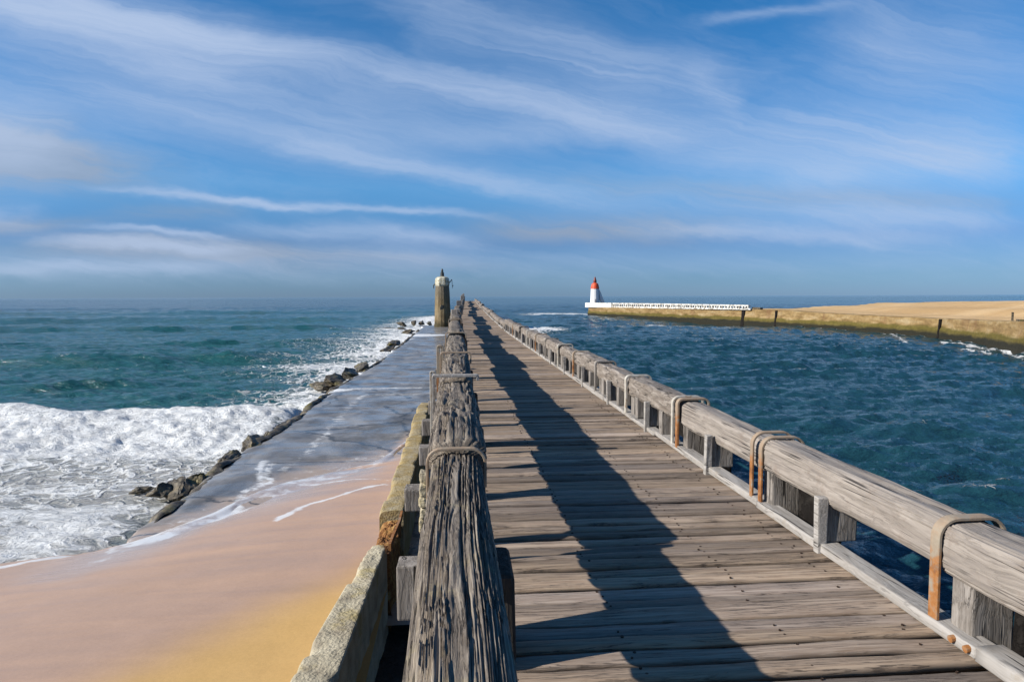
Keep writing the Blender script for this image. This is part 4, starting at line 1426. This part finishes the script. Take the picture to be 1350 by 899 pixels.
# the broken, weedy lip the boulders lean on
S = np.concatenate([np.arange(13.2, 34, .07), np.arange(34, 92, .16)])
NV = 11
rows = []
hl = np.clip(fbm(S * .55, 1.7, 0, 4) * 1.9 - .62, 0, 1) * sst(S, 13.2, 15)
for j in range(NV):
    t = j / (NV - 1)
    wd = .30 + .75 * fbm(S * .8, 4.1, 0, 3)
    x = edge_x(S) + .22 - wd * t * (1 - .0 * t)
    z = APRON_Z - .06 + .24 * hl * math.sin(math.pi * min(1, t * 1.15 + .1)) - .95 * t ** 2.2 + .26 * (fbm(x * 3.1, S * 2.4, 0, 5, .62) - .5) * (.3 + t)
    x = x + .22 * (fbm(S * 2.2, t * 3, 6.0, 4) - .5)
    rows.append(np.stack([x, S, z], -1))
V = np.stack(rows, 1)
tag(link('rock_ledge', mesh_np('rock_ledge', V.reshape(-1, 3), grid_faces(*V.shape[:2])[:, ::-1]), M_ROCK), 'low broken dark rock ledge along the seaward lip of the apron', 'rock ledge')

# ------------------------------------------------------------------ old stone lighthouse on the apron
LY = G(584, 430.5, APRON_Z)[1]
LX = Xat(583.7, 430, LY)
KP = LY / 900.0
old = thing('lighthouse', 'old ochre stone lighthouse tower with a flaking pale cap, standing on the apron', 'lighthouse', (LX, LY, APRON_Z))
zc0, zc1 = Zat(584, 377, LY), Zat(584, 365.5, LY)
bm = bmesh.new()
add_ring(bm, LX, LY, [(11.4 * KP, APRON_Z - .3), (11.4 * KP, APRON_Z + .35), (11.0 * KP, APRON_Z + .42), (9.6 * KP, zc0 - .9), (9.0 * KP, zc0)], 16, R(11.2))
link('tower', bm_mesh('tower', bm), M_TOWER, old)
bm = bmesh.new()
add_ring(bm, LX, LY, [(9.5 * KP, zc0 - .02), (10.3 * KP, zc0 + .18), (10.1 * KP, zc0 + .75), (9.2 * KP, zc1 - .18), (7.2 * KP, zc1), (2.5 * KP, zc1 + .12)], 8, R(22.5))
link('cap', bm_mesh('cap', bm), M_CAP, old)
bm = bmesh.new()
zl = Zat(584, 354.5, LY)
add_ring(bm, LX, LY, [(2.6 * KP, zc1), (2.4 * KP, zc1 + .65), (1.5 * KP, zc1 + .72), (1.5 * KP, zl - .25), (.9 * KP, zl)], 10)
link('lantern', bm_mesh('lantern', bm), M_IRON, old)
# hole broken through the face towards the camera, filled with dark blocks coloured for its inner shade
bm = bmesh.new()
zw0, zw1 = Zat(584, 409.5, LY), Zat(584, 404, LY)
rf = 10.35 * KP * math.cos(R(11.2))
for n_, (u0, u1, za, zb) in enumerate(((-.34, .06, zw0 + .1, zw1), (-.22, .16, zw1 - .25, zw1 + .22))):
    add_box(bm, LX + u0, LX + u1, LY - rf - .03, LY - rf + .5, za, zb, .05, .04)
link('broken_window', bm_mesh('broken_window', bm), M_IRON, old)
bm = bmesh.new()
add_tube(bm, (LX + 9.2 * KP, LY, zc0 + .45), (LX + 12.5 * KP, LY - .2, zc0 + .95), .07, .05)
add_tube(bm, (LX + 12.5 * KP, LY - .2, zc0 + .95), (LX + 13.2 * KP, LY - .2, zc0 - .35), .04, .03)
add_tube(bm, (LX + 13.0 * KP, LY - .2, zc0 - .1), (LX + 14.4 * KP, LY - .2, zc0 + .1), .05, .04)
link('bracket', bm_mesh('bracket', bm), M_IRON, old)
bm = bmesh.new()
add_tube(bm, (LX - 9.2 * KP, LY, zc0 + .3), (LX - 11.3 * KP, LY, zc0 + .1), .09, .07)
add_tube(bm, (LX - 11.3 * KP, LY, zc0 + .1), (LX - 11.2 * KP, LY, zc0 - .4), .09, .05)
link('bracket', bm_mesh('bracket', bm), M_IRON, old)

# ------------------------------------------------------------------ far jetty: sea wall, parapet, lighthouse, sand spit
tops = []
for (px, pb, pt), (x, y) in zip(WALL_PX, WALL_BASE):
    tops.append(Zat(px, pt, y))
tops.append(tops[-1])


def sample_wall(m=260):
    i = np.linspace(0, len(WALL_BASE) - 1, m)
    k = np.arange(len(WALL_BASE))
    return np.interp(i, k, [p[0] for p in WALL_BASE]), np.interp(i, k, [p[1] for p in WALL_BASE]), np.interp(i, k, tops), i


sea_wall = thing('sea_wall', 'ochre masonry sea wall with a green tide line across the channel', 'sea wall', (WALL_BASE[0][0], WALL_BASE[0][1], 0))
wx, wy, wz, wi = sample_wall(420)
tx, ty = np.gradient(wx), np.gradient(wy)
tl_ = np.hypot(tx, ty)
nx_, ny_ = -ty / tl_, tx / tl_                            # normal: choose the side facing away from the channel
if nx_[0] < 0:
    nx_, ny_ = -nx_, -ny_
zb_ = np.array([-1.2, 0.0, .35, .7, 1.0, 1.3, 1.6, 2.0, 2.4])
rows = []
for j in range(12):
    t = j / 11
    z = -1.2 + (wz + 1.2) * t
    bt = 0.16 * (1 - t) * 2                                # battered face
    n = .10 * (fbm(wx * .5, wy * .5, z * 1.3, 4) - .5)
    led = -.14 * sst(z, 1.35, 1.25)
    rows.append(np.stack([wx + nx_ * (n + led - bt), wy + ny_ * (n + led - bt), z], -1))
rag = .10 * (fbm(wx * .35, wy * .35, 3.0, 4) - .5)
rows[-1][:, 2] += rag
cp = rows[-1].copy(); cp[:, 0] += nx_ * 1.6; cp[:, 1] += ny_ * 1.6
rows.append(cp)
bk = cp.copy(); bk[:, 2] = -1.2
rows.append(bk)
V = np.stack(rows, 1)
# close the seaward end
me = bpy.data.meshes.new('wall')
fc = grid_faces(*V.shape[:2]).tolist() + [list(range(V.shape[1]))]
me.from_pydata(V.reshape(-1, 3).tolist(), [], fc)
link('wall', me, M_SEAWALL, sea_wall)
for px, w in ((982, .9), (1024, .45), (1241, .42)):          # raised black strips, their colour standing in for shade in vertical slots
    k = int(np.argmin(np.abs([(ray(px, 430).x / ray(px, 430).y) - a / b for a, b in zip(wx, wy)])))
    bm = bmesh.new()
    tv = Vector((tx[k], ty[k], 0)).normalized(); nv = Vector((nx_[k], ny_[k], 0))
    c0 = Vector((wx[k], wy[k], 0))
    vs = []
    for zz, ww in ((-.5, w), (wz[k] * .55, w * .8), (wz[k] - .06, w)):
        t = (zz + 1.2) / (wz[k] + 1.2)
        o_ = -.16 * (1 - t) * 2 - .20
        vs.append([bm.verts.new(c0 + tv * (sgn * ww / 2) + nv * dd + Vector((0, 0, zz))) for sgn, dd in ((-1, o_), (1, o_), (1, o_ + .6), (-1, o_ + .6))])
    for a, b in zip(vs, vs[1:]):
        for i in range(4):
            bm.faces.new((a[i], a[(i + 1) % 4], b[(i + 1) % 4], b[i]))
    bm.faces.new(vs[0][::-1]); bm.faces.new(vs[-1])
    link('slot_shade', bm_mesh('slot_shade', bm), M_SHADE_BLACK, sea_wall)

# whitewashed parapet on the jetty head: solid at the end, an open balustrade towards the shore
kk = np.array([k for k in range(len(wx)) if wi[k] <= 3.15])
par = thing('balustrade', 'long low whitewashed parapet and open balustrade capping the jetty across the channel', 'balustrade', (wx[0], wy[0], wz[0]))
px_k = np.interp(wi[kk], range(len(WALL_PX)), [w_[0] for w_ in WALL_PX])
pt_px = np.interp(wi[kk], [0, 1, 2, 3, 3.15], [399.2, 399.6, 400.2, 402.0, 402.6])
ptop = np.array([Zat(a, b, y) for a, b, y in zip(px_k, pt_px, wy[kk])])
pbot = wz[kk] - .12
arc = np.concatenate([[0], np.cumsum(np.hypot(np.diff(wx[kk]), np.diff(wy[kk])))])


def pstrip(name, a0, a1, o0, o1, f0, f1, mat, worn, step=1.6):
    """a bar of the balustrade from arc length a0 to a1, between fractions f0 and f1 of its height"""
    A = np.linspace(a0, a1, max(2, int((a1 - a0) / step) + 1))
    X, Y = np.interp(A, arc, wx[kk]), np.interp(A, arc, wy[kk])
    if a0 < 0:
        X[0] += a0 * (tx[0] / tl_[0]); Y[0] += a0 * (ty[0] / tl_[0])
    NX, NY = np.interp(A, arc, nx_[kk]), np.interp(A, arc, ny_[kk])
    zb0, zt0 = np.interp(A, arc, pbot), np.interp(A, arc, ptop)
    za, zb1 = zb0 + (zt0 - zb0) * f0, zb0 + (zt0 - zb0) * f1
    V = np.stack([np.stack([X + NX * o, Y + NY * o, z], -1) for o, z in ((o0, za), (o0, zb1), (o1, zb1), (o1, za))], 1)
    me = bpy.data.meshes.new(name)
    n = len(A)
    me.from_pydata(V.reshape(-1, 3).tolist(), [], grid_faces(n, 4, True).tolist() + [[0, 1, 2, 3], [4 * n - 1, 4 * n - 2, 4 * n - 3, 4 * n - 4]])
    at = me.attributes.new('worn', 'FLOAT', 'POINT')
    at.data.foreach_set('value', np.full(len(V) * 4, worn, np.float32))
    return link(name, me, mat, par)


SOLID = float(np.interp(.62, wi[kk], arc))
ALL = float(arc[-1])
pstrip('parapet_wall', -.9, SOLID - .15, -.42, .45, 0, 1, M_WHITEWASH, .25)
pstrip('bottom_rail', SOLID + .1, ALL, -.36, .10, 0, .30, M_WHITEWASH, .9)
pstrip('top_rail', SOLID + .1, ALL - .6, -.34, .08, .74, 1, M_WHITEWASH, .7)
a_, j_ = SOLID + .1, 0
while a_ < ALL - .8:
    big_ = j_ % 3 == 0
    pstrip('post' if big_ else 'baluster', a_, a_ + (.42 if big_ else .26), -.32 if big_ else -.26, .06 if big_ else 0, .22, .80, M_WHITEWASH, .8, 1.0)
    a_ += .82 * random.uniform(.9, 1.1)
    j_ += 1
bm = bmesh.new()                                            # paved top of the jetty head behind the parapet
a0, a1 = Vector((wx[0], wy[0], 0)), Vector((wx[kk[-1]], wy[kk[-1]], 0))
n0 = Vector((nx_[0], ny_[0], 0))
for zz in (wz[0] - 3.2, wz[0] - .06):
    pass
q = [a0 + n0 * .3, a1 + n0 * .3, a1 + n0 * 5.2, a0 + n0 * 5.2]
lo = [bm.verts.new((p.x, p.y, -1.2)) for p in q]
hi = [bm.verts.new((p.x, p.y, min(wz[0], wz[kk[-1]]) - .06)) for p in q]
for i in range(4):
    bm.faces.new((lo[i], lo[(i + 1) % 4], hi[(i + 1) % 4], hi[i]))
bm.faces.new(hi); bm.faces.new(lo[::-1])
link('jetty_core', bm_mesh('jetty_core', bm), M_SEAWALL, sea_wall)

# red and white lighthouse
RY = WALL_BASE[0][1] + 1.5
RX = Xat(784.3, 400, RY)
KR = RY / 900.0
zb = wz[0] - .1
red = thing('lighthouse', 'small white lighthouse with a red top on the end of the far jetty', 'lighthouse', (RX, RY, zb))
z1, z2, z3 = Zat(784, 381, RY), Zat(784, 373, RY), Zat(784, 365, RY)
bm = bmesh.new()
add_ring(bm, RX, RY, [(6.5 * KR, zb), (6.4 * KR, zb + .5), (5.5 * KR, z1)], 16)
link('tower', bm_mesh('tower', bm), M_WHITE, red)
bm = bmesh.new()
add_ring(bm, RX, RY, [(5.6 * KR, z1), (5.9 * KR, z1 + .12), (5.6 * KR, z1 + .3), (5.2 * KR, z1 + .75), (4.3 * KR, z2 - .25), (2.6 * KR, z2)], 16)
link('gallery', bm_mesh('gallery', bm), M_RED, red)
bm = bmesh.new()
add_ring(bm, RX, RY, [(2.1 * KR, z2 - .1), (2.2 * KR, z2 + .55), (1.7 * KR, z2 + .8), (1.2 * KR, z3 - .3), (.5 * KR, z3)], 12)
link('lantern', bm_mesh('lantern', bm), M_DKRED, red)
bm = bmesh.new()                                            # white stair leaning on the tower
tq = [(4.9 * KR, z1 - .1), (6.1 * KR, z1 - .35), (14.2 * KR, zb + .4), (14.6 * KR, zb), (11.6 * KR, zb), (6.2 * KR, zb + 2.0)]
f_ = [bm.verts.new((RX + a, RY - .55, z)) for a, z in tq]; b_ = [bm.verts.new((RX + a, RY + .55, z)) for a, z in tq]
bm.faces.new(f_); bm.faces.new(b_[::-1])
for i in range(len(tq)):
    j = (i + 1) % len(tq)
    bm.faces.new((f_[i], b_[i], b_[j], f_[j]))
link('stair', bm_mesh('stair', bm), M_WHITE, red)
bm = bmesh.new()
add_box(bm, RX - .5 * KR - .2, RX - .5 * KR + .2, RY - 6.0 * KR - .05, RY - 5.2 * KR, zb + .2, zb + 2.0, .03)
link('door', bm_mesh('door', bm), material('grey_door', lambda nb: {'Base Color': (.42, .41, .42)}), red)


def build_spit():
    """sand bank held behind the sea wall"""
    sel = wi >= 2.9
    bx, by, bz = wx[sel], wy[sel], wz[sel]
    m = len(bx)
    cs = np.concatenate([np.linspace(0, 12, 14), np.linspace(14, 60, 24), np.linspace(66, 150, 16)])
    rows = []
    # the bank trends away behind the wall and rises to a flat crest
    far_lim = np.interp(np.linspace(0, 1, m), [0, .135, .32, 1], [3, 26, 70, 150])
    for c in cs:
        cc = np.minimum(c, far_lim)
        X = bx + 0.9 + cc * .80
        Y = by + 0.9 + cc * .60
        n = fbm(X * .09, Y * .09, 0, 4) - .5
        crest = 5.0 - 10.2 * Y / 900
        rise = sst(cc, 0, 34)
        Z = bz - .10 + (np.maximum(crest, bz) - bz + .05) * rise + .35 * n * sst(cc, 1, 10) + .12 * np.sin(cc * .5) * sst(cc, 2, 10)
        Z = Z - 4.5 * sst(cc, far_lim * .80, far_lim + .01) * (c > 8)
        rows.append(np.stack([X, Y, Z], -1))
    V = np.stack(rows, 0)
    me = mesh_np('sand_spit', V.reshape(-1, 3), grid_faces(*V.shape[:2])[:, ::-1])
    structure(link('beach', me, M_SPIT, smooth=True), 'pale tan sand bank behind the sea wall')


build_spit()

# rubble and a stump on the far wall's top
for i, (px, py, w, h, lb) in enumerate(((1321, 423, .16, .8, 'thin dark upright stump on top of the sea wall'), (1333, 424.5, .9, .16, 'long dark rubble block on the sea wall next to the stump'),
                                        (1346, 425.5, .8, .20, 'dark rubble block on the sea wall nearest the frame edge'), (992, 403.5, 2.2, .30, 'dark stone lying where the white parapet meets the sand'))):
    k = int(np.argmin(np.abs(ray(px, 430).x / ray(px, 430).y - wx / wy)))
    bm = bmesh.new()
    add_box(bm, -w / 2, w / 2, -min(w, .6) / 2, min(w, .6) / 2, -.1, h, .03, .03)
    o = link('rubble_block' if w > .5 else 'stump', bm_mesh('rubble', bm), M_ROCK)
    o.location = (wx[k] + nx_[k] * .8, wy[k] + ny_[k] * .8, wz[k])
    o.rotation_euler = (0, 0, math.atan2(ty[k], tx[k]))
    tag(o, lb, 'stump' if w < .5 else 'rubble')
